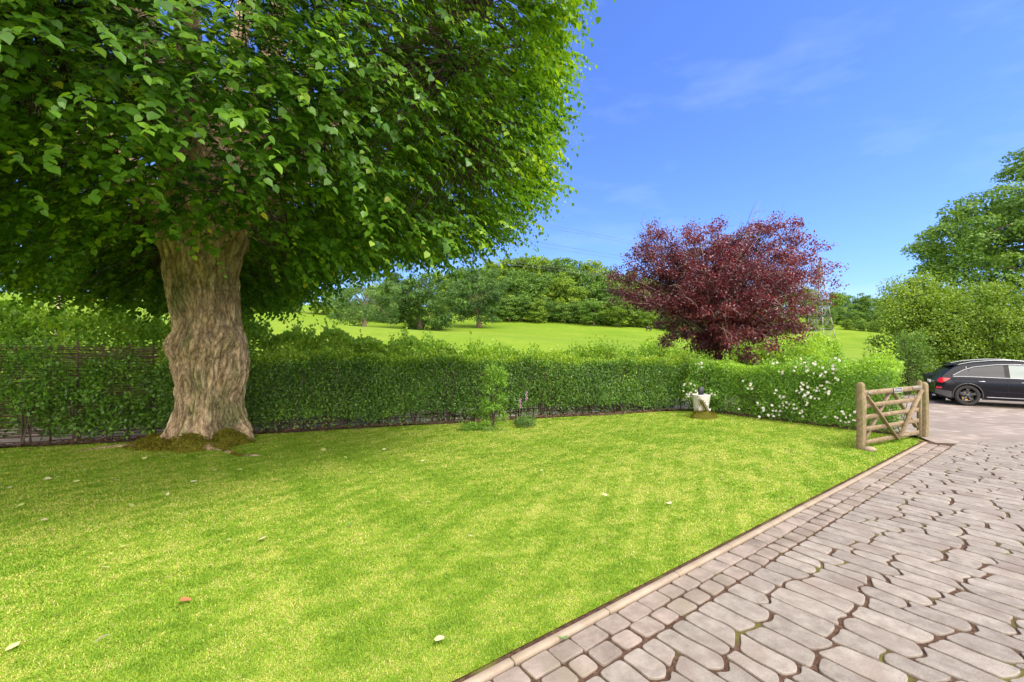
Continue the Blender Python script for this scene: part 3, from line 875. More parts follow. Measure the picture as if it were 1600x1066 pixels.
# ------------------------------------------------------------------ hedges, shrubs
def hedge(name, label, cat, pts, width, z0f, hf, n, leaf, mat, seed, tpl=T_OVAL, bare=0.35, top_new_lit=.3, stems=True, rough=.10, group=None, openf=None, stem_mat='twig', tmean=.36, ragged=0.0):
    """a clipped or wild hedge: leaves in a skin round a box along a polyline; pts = front base line, width goes to its left"""
    g = np.random.default_rng(seed)
    P = np.array(pts, float)
    seg = np.diff(P, axis=0); sl = np.linalg.norm(seg, axis=1); s = np.concatenate([[0], np.cumsum(sl)]); L = s[-1]
    def pos(t):
        x = np.interp(t, s, P[:, 0]); y = np.interp(t, s, P[:, 1])
        k = np.clip(np.searchsorted(s, t, side='right') - 1, 0, len(seg) - 1)
        T = seg[k] / sl[k][:, None]
        return np.stack([x, y], -1), np.stack([-T[:, 1], T[:, 0]], -1)   # left normal
    t = g.uniform(0, L, n)
    B, Nl = pos(t)
    H = hf(t)
    w1, w2 = Wave(seed, 1.6, 3, 12), Wave(seed + 1, 5.0, 3, 12)
    face = g.random(n)
    hm = float(np.mean(H))
    tot = hm * 1.5 + width
    isf = face < hm / tot
    isb = (~isf) & (face > (hm + width) / tot)
    ist = ~isf & ~isb
    d = np.abs(g.normal(size=n)) * .13           # depth into the skin
    d = np.minimum(d, width * .5)
    zr = g.random(n)
    z = np.where(ist, H - d, H * zr)
    y = np.where(isf, d, np.where(isb, width - d, width * g.random(n)))
    # rounded shoulders
    sh = np.clip((z / H - .8) / .2, 0, 1) ** 2 * .12
    y = np.where(isf, y + sh, y)
    Q = np.stack([B[:, 0], B[:, 1], z], -1)
    bul = rough * w1(Q) + rough * .6 * w2(Q)
    y = y + np.where(isf, -bul, np.where(isb, bul, 0))
    z = z + np.where(ist, bul * .8 + ragged * np.abs(g.normal(size=n)) * (w2(Q * 1.7) > .2), 0)
    xy = B + Nl * y[:, None]
    z0 = z0f(xy)
    keep = np.ones(n, bool)
    if bare > 0:
        keep &= (z > bare * (.75 + .5 * w1(Q * 2))) | (g.random(n) < .16)
    if openf is not None:
        keep &= openf(t, z, g.random(n))
    nrm = np.where(isf[:, None], np.column_stack([-Nl, np.full(n, .35)]), np.where(isb[:, None], np.column_stack([Nl, np.full(n, .35)]), np.array([[0, 0, 1.0]])))
    N = unit(nrm + rvec(n, g) * .75)
    D = unit(nrm * .35 + rvec(n, g) + np.where(ist[:, None], [[0, 0, .9]], [[0, 0, -.1]]))
    tint = np.clip(tmean + .20 * g.normal(size=n) + top_new_lit * (sstep(.82, 1.0, z / H)) * (.5 + g.random(n)) + .12 * w2(Q * .5) + .08 * w1(Q * .8), 0, 1)  # tops yellower and brighter: new growth, plus sunlight painted into the tint
    root = empty(name, (P[0, 0], P[0, 1], 0), 0, label, cat, group)
    o0 = np.array([P[0, 0], P[0, 1], 0])
    V = np.column_stack([xy, z0 + z])[keep] - o0
    mb = MB()
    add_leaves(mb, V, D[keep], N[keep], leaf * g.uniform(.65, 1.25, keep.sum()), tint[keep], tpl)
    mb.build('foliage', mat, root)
    if stems:
        ms = MB()
        ns = int(L / .16)
        ts = np.sort(g.uniform(0, L, ns))
        Bs, Ns = pos(ts); Hs = hf(ts)
        for k in range(ns):
            b = Bs[k] + Ns[k] * (width * g.uniform(.25, .7))
            zb = float(z0f(b[None])[0]) - .03
            for br in range(3):
                e = b + g.normal(size=2) * .20
                tt = np.linspace(0, 1, 5)[:, None]
                pts3 = np.column_stack([b + (e - b) * tt + g.normal(size=(5, 2)) * .02 * tt, zb + tt[:, 0] * Hs[k] * g.uniform(.75, .95)])
                ms.tube(pts3 - o0, np.linspace(.013, .004, 5), 4, cap=False)
        ms.build('stems', M[stem_mat], root)
    return root

gz = lambda xy: ground(xy[:, 0], xy[:, 1])
# clipped hedge right of the lime tree to the corner
hp = [edge_pt(-7.6, .05), edge_pt(-3, .05), edge_pt(1, .08), edge_pt(5.5, .10)]
hl = 13.1
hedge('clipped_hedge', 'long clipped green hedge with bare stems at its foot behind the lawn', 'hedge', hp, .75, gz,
      lambda t: np.interp(t, [0, 2, 4, 8, 13.2], [1.72, 1.80, 1.80, 1.70, 1.58]) + .05 * np.sin(t * 2.3) + .03 * np.sin(t * 6.1), 120000, .052, M['hedge_leaf'], 31, bare=.30, top_new_lit=.55, rough=.13, ragged=.08, tmean=.34)
# right hedge from the corner to the gate
rp = [(5.35, 13.55), (6.6, 12.22), (8.15, 10.55), (8.62, 10.02)]
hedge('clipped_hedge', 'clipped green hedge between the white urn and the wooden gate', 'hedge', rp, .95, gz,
      lambda t: np.interp(t, [0, 2.5, 5], [1.46, 1.40, 1.48]) + .05 * np.sin(t * 3.1), 42000, .055, M['shrub_leaf'], 33, bare=.12, top_new_lit=.40, rough=.14, ragged=.14, tmean=.52)
# wilder growth behind it
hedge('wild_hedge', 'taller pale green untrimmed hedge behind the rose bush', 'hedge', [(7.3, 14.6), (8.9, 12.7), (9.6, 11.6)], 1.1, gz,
      lambda t: np.interp(t, [0, 1, 3.5], [1.75, 1.95, 1.75]) + .10 * np.sin(t * 4), 16000, .075, M['lane_leaf'], 35, bare=0, top_new_lit=.3, stems=False, rough=.18, ragged=.28, tmean=.55)
# hedge on the far side of the lane
lp = [edge_pt(-24, 5.0), edge_pt(-10, 5.0), edge_pt(2, 5.2), (7.2, 19.6), (12.5, 20.9), (15.8, 21.4)]
def lane_h(t):
    return np.interp(t, [0, 9.5, 14.5, 19.5, 24.5, 29.5, 34.5, 42], [3.6, 3.45, 2.85, 2.45, 2.05, 1.75, 1.8, 2.1]) + .12 * np.sin(t * 1.9) + .10 * np.sin(t * 4.7)
hedge('field_hedge', 'long pale green field hedge on the far side of the lane', 'hedge', lp, 1.6, lambda xy: np.maximum(gz(xy), -.35), lane_h, 150000, .13, M['lane_leaf'], 37, tpl=T_DIA, bare=0, top_new_lit=.28, stems=False, rough=.20, ragged=.24, tmean=.60)

def shrub(name, label, cat, base, r, h, n, leaf, mat, seed, tpl=T_OVAL, tmean=.45, droop=.0, stems=10, group=None, flat=1.0, nclump=28, zlow=.12):
    g = np.random.default_rng(seed)
    root = empty(name, base, 0, label, cat, group)
    th = g.uniform(0, 2 * np.pi, nclump); rad = np.sqrt(g.random(nclump)); zz = g.uniform(zlow, 1, nclump)
    env = np.sqrt(np.clip(1 - (zz - .4) ** 2 / .55, .08, 1))
    C = np.stack([np.cos(th) * rad * r * env, np.sin(th) * rad * r * env * flat, zz * h], -1)
    k = g.integers(0, nclump, n)
    cr = r * .42
    off = rvec(n, g) * (g.random(n) ** .45)[:, None] * (np.ones(nclump) if nclump < 60 else g.uniform(.35, 1.05, nclump))[k][:, None] * [cr, cr * flat, cr * .8]
    P = C[k] + off
    P[:, 2] = np.maximum(P[:, 2], .04)
    N = unit(unit(off) * .8 + [0, -.15, .7] + rvec(n, g) * .6)
    D = unit(unit(off) * .6 + rvec(n, g) * .9 + [0, 0, -droop])
    tint = np.clip(tmean + .18 * g.normal(size=n) + .15 * (P[:, 2] / h - .6) + g.normal(size=nclump)[k] * .07, 0, 1)
    mb = MB(); add_leaves(mb, P, D, N, leaf * g.uniform(.6, 1.25, n), tint, tpl); mb.build('foliage', mat, root)
    if stems:
        ms = MB()
        for q in range(stems):
            e = C[g.integers(0, nclump)]
            b = np.array([g.normal() * .06 * r, g.normal() * .06 * r, -.06])
            t = np.linspace(0, 1, 6)[:, None]
            ms.tube(b * (1 - t) + e * t + np.array([0, 0, .15 * h]) * np.sin(t * 3.1), np.linspace(.012, .004, 6) * max(1, h / 1.5), 5, cap=False)
        ms.build('stems', M['twig'], root)
    return root

# open shrubs before the woven fence, left of the tree
for k, (px, off, r, h, lab) in enumerate([(-75, .30, .7, 1.9, 'leafy green shrub at the left edge against the woven fence'),
                                          (40, .28, .75, 2.0, 'tall pale topped shrub before the woven fence, farthest left in view'),
                                          (118, .30, .55, 1.62, 'thin low shrub before the woven fence, between two taller shrubs'),
                                          (172, .30, .62, 1.75, 'dark bushy shrub before the woven fence, nearest the lime trunk on the left'),
                                          (238, .34, .5, 1.6, 'narrow green shrub hugging the left side of the lime trunk')]):
    Y = 9.1
    for _ in range(6):
        X = (px - 800) * Y / 700; Y = EDGE0 + EDGE_K * (X + 10) + off
    shrub('fence_shrub', lab, 'shrub', (X, Y, float(ground(X, Y))), r, h, int(1750 * r / .6), .085, M['shrub_leaf'], 50 + k, T_OVAL, .34, .1, 9, flat=.42, group='shrubs along the woven fence')
p = at(770, 668)
shrub('feathery_shrub', 'pale green feathery shrub leaning out of the clipped hedge', 'shrub', (p[0], p[1] + .12, 0), .33, 1.45, 2700, .095, M['lane_leaf'], 61, T_LANCE, .50, .35, 9, flat=.8)
p = at(822, 668)
shrub('low_plant', 'small grey green plant on the lawn edge below the foxglove', 'plant', (p[0], p[1] + .1, 0), .26, .26, 700, .05, M['willow_leaf'], 62, T_DIA, .5, .1, 0)
p = at(752, 675)
shrub('ground_cover', 'low dark spreading plant at the foot of the hedge beside the feathery shrub', 'plant', (p[0], p[1] + .12, 0), .5, .12, 700, .05, M['shrub_leaf'], 63, T_DIA, .35, 0, 0, flat=.35)

# ------------------------------------------------------------------ woven hurdle fence
def woven_fence():
    g = np.random.default_rng(4)
    root = empty('woven_fence', (-14, *edge_pt(-14, .74)[1:], 0), 0, 'brown woven hazel hurdle fence behind the shrubs and the clipped hedge', 'fence')
    o = np.array(root.location)
    A, B = edge_pt(-14.5, .74), edge_pt(4.6, .74)
    L = np.linalg.norm(B - A); T = (B - A) / L
    Nn = np.array([-T[1], T[0]])
    sp = .46
    n = int(L / sp)
    top = lambda s: np.interp(s, [0, 7.5, 9.5, L], [1.98, 1.98, 1.62, 1.42]) + .02 * np.sin(s * 1.7)
    w = MB()
    for k in range(74):
        s = np.arange(0, L, sp / 4)
        f = k / 73.0
        ph = (k % 2) * np.pi
        off = .022 * np.sin(s / sp * np.pi + ph)
        P2 = A + T * s[:, None] + Nn * off[:, None]
        zb = ground(P2[:, 0], P2[:, 1]) + .07
        z = zb + (top(s) - zb) * f + .010 * np.sin(s * g.uniform(.8, 2.5) + g.uniform(0, 6)) + g.normal() * .006
        if f < .10 and g.random() < .6: continue
        w.tube(np.column_stack([P2, z]) - o, .0095 * g.uniform(.7, 1.25), 4, cap=False)
    w.build('weave', M['wicker'], root)
    for k in range(n + 1):
        p2 = A + T * (k * sp)
        zb = float(ground(p2[0], p2[1])) - .08
        m = MB()
        h = float(top(np.array([k * sp]))[0]) + g.uniform(.06, .13)
        lean = g.normal(size=2) * .012
        m.tube(np.array([[p2[0], p2[1], zb], [p2[0] + lean[0] * .5, p2[1] + lean[1] * .5, (zb + h) / 2], [p2[0] + lean[0], p2[1] + lean[1], h]]) - o, [.021, .019, .016], 7)
        m.build('post', M['wicker'], root, smooth=False)
woven_fence()

# ------------------------------------------------------------------ roses
def rose_bush(name, label, spots, seed):
    g = np.random.default_rng(seed)
    c0 = np.mean([s_[:3] for s_ in spots], axis=0); c0[2] = 0
    root = empty(name, c0, 0, label, 'rose bush')
    mf = MB()
    for (x, y, z, nb) in spots:
        n = 90
        P = np.array([x, y, z]) + rvec(n, g) * (g.random(n) ** .5)[:, None] * [.26, .26, .22] + np.array([.08, .10, 0])
        add_leaves(mf, P - c0, rvec(n, g) + [0, 0, -.2], rvec(n, g) + [-.4, -.6, .7], g.uniform(.04, .075, n), np.clip(.55 + .2 * g.normal(size=n), 0, 1), T_OVAL)
        t = np.linspace(0, 1, 8)[:, None]
        b = np.array([x + .35, y + .35, .0])
    mf.build('foliage', M['shrub_leaf'], root)
    ms = MB()
    for (x, y, z, nb) in spots[::2]:
        t = np.linspace(0, 1, 8)[:, None]
        b = np.array([x + .3, y + .25, -.05]) - c0; e = np.array([x, y, z]) - c0
        ms.tube(b * (1 - t) + e * t + np.array([0, 0, .12]) * np.sin(t * 3.1), np.linspace(.010, .004, 8), 5, cap=False)
    ms.build('stems', M['twig'], root)
    for (x, y, z, nb) in spots:
        m = MB()
        for q in range(nb):
            c = np.array([x, y, z]) + g.normal(size=3) * [.07, .05, .06] - np.array([.05, .08, 0])
            ax = unit(np.array([-.45, -.75, .45]) + g.normal(size=3) * .5)
            u_ = unit(np.cross(ax, [0, 0, 1.])); v_ = np.cross(ax, u_)
            for ring, (npet, up, sz) in enumerate(((5, .25, .036), (5, .8, .026))):
                a = np.arange(npet) * 2 * np.pi / npet + g.random() * 6
                dr = np.cos(a)[:, None] * u_ + np.sin(a)[:, None] * v_
                add_leaves(m, np.repeat(c[None] - c0, npet, 0), dr + ax * up, ax[None] - dr * up * .6, sz * g.uniform(.8, 1.2), g.uniform(0, .75, npet), T_LIME)
            add_leaves(m, np.repeat(c[None] - c0, 4, 0) + ax * .006, rvec(4, g) + ax, rvec(4, g), .012, 1.0, T_DIA)
        m.build('blossom', M['petal'], root)
def on_right(px, py, lift=0.0):
    """a point on the camera-side face of the right hedge"""
    A, B = np.array(rp[0]), np.array(rp[-1])
    dxy = np.array([(px - 800) / 700.0, 1.0])
    e = B - A
    Mx = np.array([[dxy[0], -e[0]], [dxy[1], -e[1]]])
    Yd, s = np.linalg.solve(Mx, A)
    Yd -= .06 + lift
    return [dxy[0] * Yd, Yd, CAM_Z - (py - 533) * Yd / 700]
rosepx = [(1256, 563, 3), (1272, 569, 3), (1258, 579, 3), (1240, 575, 2), (1268, 584, 4), (1292, 577, 5), (1300, 574, 3), (1310, 561, 3), (1222, 582, 3), (1210, 571, 2), (1286, 588, 3), (1172, 601, 4), (1176, 606, 3),
          (1252, 608, 5), (1258, 600, 4), (1264, 612, 5), (1246, 614, 3), (1278, 612, 5), (1292, 606, 4), (1296, 612, 3), (1215, 614, 3), (1220, 619, 3), (1262, 626, 4), (1270, 624, 4), (1228, 630, 4), (1188, 632, 3), (1196, 638, 3), (1206, 648, 5), (1212, 640, 3),
          (1240, 640, 3), (1250, 642, 4), (1256, 648, 3), (1236, 632, 2), (1320, 648, 4), (1326, 656, 5), (1310, 650, 3), (1184, 648, 2), (1290, 652, 2), (1334, 640, 2), (1222, 636, 3), (1157, 632, 2), (1303, 592, 3)]
rose_bush('rose_bush', 'rambling rose covered in white blossoms on the hedge left of the gate', [(*on_right(a, b), c) for a, b, c in rosepx], 71)
rose_bush('rose_bush', 'small white rose with few blooms beside the white urn', [(*on_right(a, b, .35), c) for a, b, c in ((1096, 568, 3), (1094, 576, 2), (1074, 601, 3), (1082, 600, 3), (1070, 614, 4), (1078, 618, 3), (1090, 612, 3), (1084, 606, 2), (1081, 622, 2), (1113, 616, 2))], 72)

# foxglove
def foxglove():
    g = np.random.default_rng(5)
    p = at(811, 664); p[1] += .1
    root = empty('foxglove', p, 0, 'pink foxglove spike in front of the hedge above the low grey plant', 'flower')
    m = MB()
    for k, (x, h) in enumerate(((0, .62), (.16, .80))):
        t = np.linspace(0, 1, 6)
        m.tube(np.stack([x + .03 * t, 0 * t, -.02 + h * t], -1), .006, 5)
    m.build('stem', M['shrub_leaf'], root)
    for (x, h) in ((0.03, .62), (.19, .80)):
        m = MB()
        for q in range(12):
            z = h - q * .018 + .02; a = q * 2.4
            d = np.array([math.cos(a), math.sin(a) - .5, -.6])
            add_leaves(m, np.array([[x, 0, z]] * 3), d[None] + rvec(3, g) * .25, rvec(3, g), .045, g.random(3), T_OVAL)
        m.build('bell_flowers', M['foxglove'], root)
    m = MB(); n = 24
    add_leaves(m, g.normal(size=(n, 3)) * [.05, .03, .0] + [0, 0, .03], rvec(n, g) + [0, 0, .8], rvec(n, g), .16, g.random(n), T_OVAL)
    m.build('foliage', M['shrub_leaf'], root)
foxglove()

# ------------------------------------------------------------------ white urn
def urn():
    p = at(1095, 652)
    root = empty('stone_urn', p, 0, 'chipped white square stone urn on a mossy mound before the hedge corner', 'urn')
    s = p[1] / 700.0
    m = MB()
    # square flared pot, corners chamfered, with a stepped foot
    prof = [(.20, -.05), (.205, .05), (.205, .13), (.215, .17), (.24, .19), (.245, .22), (.225, .25), (.235, .32), (.258, .44), (.278, .53), (.282, .56), (.25, .56), (.23, .50), (.2, .42)]
    w = Wave(9, 7, 3, 10)
    rings = []
    for (r, z) in prof:
        a = np.linspace(0, 2 * np.pi, 32, endpoint=False) + .25
        sq = 1 / np.maximum(np.abs(np.cos(a - .25)), np.abs(np.sin(a - .25))) ** .72
        r *= .69; z = z * 1.12; V = np.stack([np.cos(a) * r * sq, np.sin(a) * r * sq, np.full(32, z)], -1)
        V += (.010 * w(V))[:, None]
        rings.append(V)
    V = np.concatenate(rings)
    n = len(prof)
    i = np.arange(n - 1)[:, None] * 32; j = np.arange(32)[None]; k = (j + 1) % 32
    m.add(V, [np.stack([i + j, i + k, i + k + 32, i + j + 32], -1).reshape(-1, 4), np.array([(n - 1) * 32 + np.arange(32)])])
    # broken lug on the right
    m.tube([[.13, -.08, .17], [.20, -.10, .21], [.235, -.105, .25]], [.05, .03, .008], 7)
    m.build('pot', M['urn'], root, smooth=False)
    g = np.random.default_rng(2)
    m = MB(); q = 420
    t = g.random(q)
    P = np.stack([-.11 + .20 * t + .035 * g.normal(size=q), np.full(q, -.275) + .07 * (1 - t) * 0 + .045 * t, .50 - .30 * t + .03 * g.normal(size=q)], -1)
    P[:, 1] = -.205 - .05 * (P[:, 2] - .25) / .3 - .012
    add_leaves(m, P, rvec(q, g) + [0, 0, -.5], rvec(q, g) * .4 + [0, -1, 0], g.uniform(.02, .04, q), g.random(q) * .5, T_DIA)
    m.build('lichen', M['moss'], root)
    m = MB()
    m.box((.01, .02, .72), (.13, .10, .22), tint=.5, bev=.015)
    m.build('post_stub', M['slate'], root)
    m = MB()
    for (cx, cy, rx, ry, h, sd) in ((.0, -.20, .28, .16, .24, 3), (.28, -.08, .17, .14, .14, 5), (-.2, -.14, .15, .16, .17, 7)):
        nr, ns = 10, 28
        wv = Wave(sd, 9, 2, 10)
        rho = np.linspace(0, 1, nr)[:, None]; th = np.linspace(0, 2 * np.pi, ns, endpoint=False)[None]
        X = cx + rx * rho * np.cos(th); Y = cy + ry * rho * np.sin(th); P2 = np.stack([X, Y], -1)
        Z = h * (1 - rho ** 2) * (1 + .3 * wv(P2)) - .02
        V = np.stack([X, Y, Z], -1).reshape(-1, 3)
        i = np.arange(nr - 1)[:, None] * ns; j = np.arange(ns)[None]; k = (j + 1) % ns
        m.add(V, [np.stack([i + j, i + k, i + k + ns, i + j + ns], -1).reshape(-1, 4)], .3)
        q = g.integers(0, len(V), 500)
        add_leaves(m, V[q] + g.normal(size=(500, 3)) * .012, rvec(500, g) + [0, 0, .8], rvec(500, g), g.uniform(.02, .04, 500), g.random(500), T_DIA)
    m.build('moss', M['moss'], root)
urn()

# ------------------------------------------------------------------ gate and posts
def gate():
    a, b = POST_L.copy(), POST_R.copy()
    d = b - a; L = np.linalg.norm(d[:2]); ang = math.atan2(d[1], d[0])
    # posts
    def post(name, loc, w, h, label, mat):
        root = empty(name, loc, ang, label, 'gate post', 'posts of the wooden gate')
        m = MB()
        rings = []
        for (f, z) in ((1, -.15), (1, h * .3), (.99, h * .6), (1, h - .09), (.93, h - .05), (.72, h - .018), (.4, h)):
            bv = .10
            q = w / 2 * f
            rings.append([[-q + bv * q, -q], [q - bv * q, -q], [q, -q + bv * q], [q, q - bv * q], [q - bv * q, q], [-q + bv * q, q], [-q, q - bv * q], [-q, -q + bv * q]])
            rings[-1] = np.column_stack([np.array(rings[-1]), np.full(8, z)])
        V = np.concatenate(rings)
        V[:, :2] += .006 * np.sin(V[:, 2:3] * 5 + np.array([[0, 2]]))
        n = len(rings); i = np.arange(n - 1)[:, None] * 8; j = np.arange(8)[None]; k = (j + 1) % 8
        m.add(V, [np.stack([i + j, i + k, i + k + 8, i + j + 8], -1).reshape(-1, 4), (n - 1) * 8 + np.arange(8)[None]])
        m.build('shaft', M[mat], root)
        return root
    pl = post('gate_post', a, .115, 1.30, 'weathered round topped wooden gate post standing on the lawn', 'gate_wood')
    pr = post('gate_post', b + np.array([.10, .06, 0]), .135, 1.20, 'green tinged wooden gate post at the drive edge under overhanging leaves', 'gate_wood')
    m = MB(); m.box((.05, -.02, .045), (.20, .20, .09), bev=.03)
    # the gate, hung between them
    root = empty('wooden_gate', a, ang, 'five bar wooden field gate with crossed braces and a dark name plate', 'gate')
    x0, x1 = .085, L - .10
    m = MB(); m.box((x1, 0, .62), (.075, .075, 1.22), bev=.012); m.box((x1, 0, 1.235), (.06, .06, .03), bev=.012)
    m.build('stile', M['gate_wood'], root)
    m = MB(); m.box((x0 + .03, 0, .60), (.06, .065, 1.02), bev=.008); m.build('stile', M['gate_wood2'], root)
    bars = [(.115, .085), (.375, .085), (.610, .085), (.835, .085)]
    for z, h in bars:
        m = MB(); m.beam((x0, 0, z), (x1 - .03, 0, z), .028, h, tint=.5, bev=.004); m.build('bar', M['gate_wood2'], root)
    m = MB(); m.beam((x0 - .01, -.005, 1.085), (x1 + .05, -.005, 1.085), .062, .095, bev=.008); m.build('top_rail', M['gate_wood2'], root)
    xv = x0 + (x1 - x0) * .56
    for (p0, p1, y) in (((x0 + .05, 1.04), (xv, .06), -.030), ((x1 - .04, 1.04), (xv + .02, .13), -.058), ((x0 + (x1 - x0) * .47, 1.04), (x0 + .06, .12), .030), ((x0 + (x1 - x0) * .53, 1.04), (x1 - .06, .22), .030)):
        m = MB(); m.beam((p0[0], y, p0[1]), (p1[0], y, p1[1]), .026, .075, up=(0, 1, 0), bev=.004)
        m.build('brace', M['gate_wood2'], root)
    # name plate with a worn border; the photo's lettering cannot be made out
    xp = x0 + (x1 - x0) * .545
    m = MB(); m.box((xp, -.045, 1.085), (.34, .012, .105), bev=.003); po = m.build('name_plate', M['plate'], root)
    m = MB()
    for zz in (-.046, .046): m.box((xp, -.053, 1.085 + zz), (.325, .006, .007))
    for xx in (-.159, .159): m.box((xp + xx, -.053, 1.085), (.007, .006, .085))
    g = np.random.default_rng(8)
    m.build('border', M['plate_edge'], po)
    m = MB()
    for xx in np.linspace(-.12, .12, 7):
        m.box((xp + xx, -.0525, 1.083), (.010, .004, .04)); m.box((xp + xx + .009, -.0525, 1.083 + g.choice([-.017, 0, .017])), (.014, .004, .008))
    m.build('lettering', M['plate_edge'], po)
    m = MB()
    m.box((x0 + .13, -.045, 1.085), (.09, .02, .05), bev=.004); m.build('latch', M['steel'], root)
    m = MB(); m.box((x1 - .20, -.043, 1.10), (.40, .010, .05), bev=.003); m.build('hinge_strap', M['steel'], root)
    # stop stone
    p = at(1355, 705)
    m = MB()
    nn, mm = 8, 14
    rings = []
    w = Wave(6, 9, 3, 10)
    for q in range(nn):
        ph = q / (nn - 1) * np.pi
        a_ = np.linspace(0, 2 * np.pi, mm, endpoint=False)
        V = np.stack([.10 * np.sin(ph) * np.cos(a_), .07 * np.sin(ph) * np.sin(a_), .055 * np.cos(ph) + 0 * a_], -1)
        rings.append(V * (1 + .26 * w(V * 2.2))[:, None])
    V = np.concatenate(rings)
    i = np.arange(nn - 1)[:, None] * mm; j = np.arange(mm)[None]; k = (j + 1) % mm
    m.add(V, [np.stack([i + j, i + j + mm, i + k + mm, i + k], -1).reshape(-1, 4)])
    tag(m.build('stone', M['cobble'], loc=(p[0] + .05, p[1] - .02, .035)), 'small brown stone on the lawn at the foot of the left gate post', 'stone')
gate()

# ------------------------------------------------------------------ car
def car():
    fw = np.array([.848, -.530]); left = np.array([.530, .848])
    near_wheel = np.array([(1511 - 800) * 17.0 / 700, 17.0])
    o2 = near_wheel + left * .82
    zg = float(ground(o2[0], o2[1]))
    root = empty('parked_car', (o2[0], o2[1], zg + .006), math.atan2(fw[1], fw[0]), 'black estate style off road car parked in the lane beside tall bushes', 'car')
    prof = np.array([(-.93, .40), (-.92, .72), (-.88, .86), (-.80, 1.00), (-.66, 1.17), (-.50, 1.32), (-.36, 1.42), (-.15, 1.50), (.2, 1.575), (.8, 1.635), (1.3, 1.645), (1.8, 1.61), (2.1, 1.53), (2.5, 1.32), (2.9, 1.10), (3.1, 1.03), (3.45, .96), (3.62, .88), (3.70, .75), (3.74, .42)])
    belt = lambda x: np.interp(x, [-.9, 0, 2, 3.7], [1.00, 1.02, .985, .90])
    def top(x): return np.interp(x, prof[:, 0], prof[:, 1])
    def hw(x):   # half width in plan
        return .945 - .16 * np.clip((-x - .35) / .6, 0, 1) ** 2.4 - .22 * np.clip((x - 2.9) / .85, 0, 1) ** 2.2
    def yside(x, z):
        zz = np.array([.20, .26, .42, .55, .70, .84, .90, 1.0, 1.05])
        k = np.interp(z, zz, np.array([.94, .955, .965, .985, 1.0, .995, .975, .955, .94]))
        y = hw(x) * k
        return np.where(z > 1.0, y - (z - 1.0) * .38 - .10 * np.clip(z - 1.3, 0, 1) , y)
    xs = np.unique(np.concatenate([np.linspace(-.93, 3.74, 110), prof[:, 0]]))
    nsd, nrf = 34, 9
    R_ARCH = .415
    V = []; xz = []
    for x in xs:
        zt = float(top(x))
        zb = .24 + .16 * np.clip((-x - .55) / .4, 0, 1)
        ze = max(zt - .055, zb + .02)
        z = np.linspace(zb, ze, nsd)
        y = yside(np.full(nsd, x), z)
        side = np.stack([np.full(nsd, x), y, z], -1)
        u = np.linspace(1, 0, nrf + 1)[1:]
        rf = np.stack([np.full(nrf, x), y[-1] * u, ze + .055 * (1 - u ** 3)], -1)
        V.append(np.concatenate([side, rf]))
    V = np.array(V); m_ = nsd + nrf
    # snap the arch edge
    for wx in (0.0, 2.81):
        dx, dz = V[:, :nsd, 0] - wx, V[:, :nsd, 2] - .37
        d = np.hypot(dx, dz)
        snap = (np.abs(d - R_ARCH) < .022)
        f = np.where(snap, R_ARCH / np.maximum(d, .01), 1)
        nxx, nzz = wx + dx * f, .37 + dz * f
        V[:, :nsd, 0] = np.where(snap, nxx, V[:, :nsd, 0]); V[:, :nsd, 2] = np.where(snap, nzz, V[:, :nsd, 2])
    nx_ = len(xs)
    quads = []
    for a in range(nx_ - 1):
        for b in range(m_ - 1):
            c = V[[a, a + 1, a + 1, a], [b, b, b + 1, b + 1]].mean(0)
            if b < nsd - 1 and min(np.hypot(c[0], c[2] - .37), np.hypot(c[0] - 2.81, c[2] - .37)) < R_ARCH:
                continue
            quads.append([a * m_ + b, (a + 1) * m_ + b, (a + 1) * m_ + b + 1, a * m_ + b + 1])
    quads = np.array(quads)
    VF = V.reshape(-1, 3)
    mb = MB()
    mb.add(VF, [quads]); Vm = VF * [1, -1, 1]; mb.add(Vm, [quads[:, ::-1]])
    # end caps
    for e in (0, nx_ - 1):
        Lp = np.concatenate([V[e], (V[e] * [1, -1, 1])[::-1]])
        mb.add(Lp, [np.arange(len(Lp))[None]])
    mb.build('body', M['paint'], root, smooth=True)
    # dark underside and arches
    mb = MB(); mb.box((1.4, 0, .36), (4.3, 1.5, .2)); mb.box((1.4, 0, .55), (1.7, 1.6, .35)); mb.box((0, 0, .62), (.9, 1.3, .5)); mb.box((2.81, 0, .6), (.9, 1.3, .5))
    mb.build('underbody', M['black'], root)
    for sy in (-1, 1):
        for wx in (0, 2.81):
            mb = MB()
            a = np.linspace(-.22, np.pi + .22, 28)
            P = np.stack([wx + np.cos(a) * (R_ARCH + .012), 0 * a, .37 + np.sin(a) * (R_ARCH + .012)], -1)
            P[:, 1] = sy * (yside(P[:, 0], P[:, 2]) + .004)
            P = P[P[:, 2] > .27]
            mb.tube(P, .020, 6)
            mb.build('wheel_arch_trim', M['plastic'], root, smooth=True)
    def patch(poly, name, mat, off, sy, parent=root, nz=7):
        """a panel lying on the car's side: poly = top edge and bottom edge as functions of x"""
        x0, x1, zlo, zhi = poly
        X = np.linspace(x0, x1, 26)
        lo, hi = zlo(X), zhi(X)
        t = np.linspace(0, 1, nz)[None]
        Z = lo[:, None] * (1 - t) + hi[:, None] * t
        XX = np.repeat(X[:, None], nz, 1)
        Yv = sy * (yside(XX, Z) + off)
        i = np.arange(25)[:, None] * nz + np.arange(nz - 1)[None]
        q = np.stack([i, i + nz, i + nz + 1, i + 1], -1).reshape(-1, 4)
        mb = MB(); mb.add(np.stack([XX, Yv, Z], -1), [q if sy < 0 else q[:, ::-1]])
        return mb.build(name, mat, parent, smooth=True)
    wt = lambda x: np.interp(x, [-.42, -.30, -.1, .2, .8, 1.3, 1.75, 2.1, 2.42], [1.07, 1.15, 1.27, 1.385, 1.475, 1.50, 1.47, 1.37, 1.10])
    wb = lambda x: belt(x) + .035
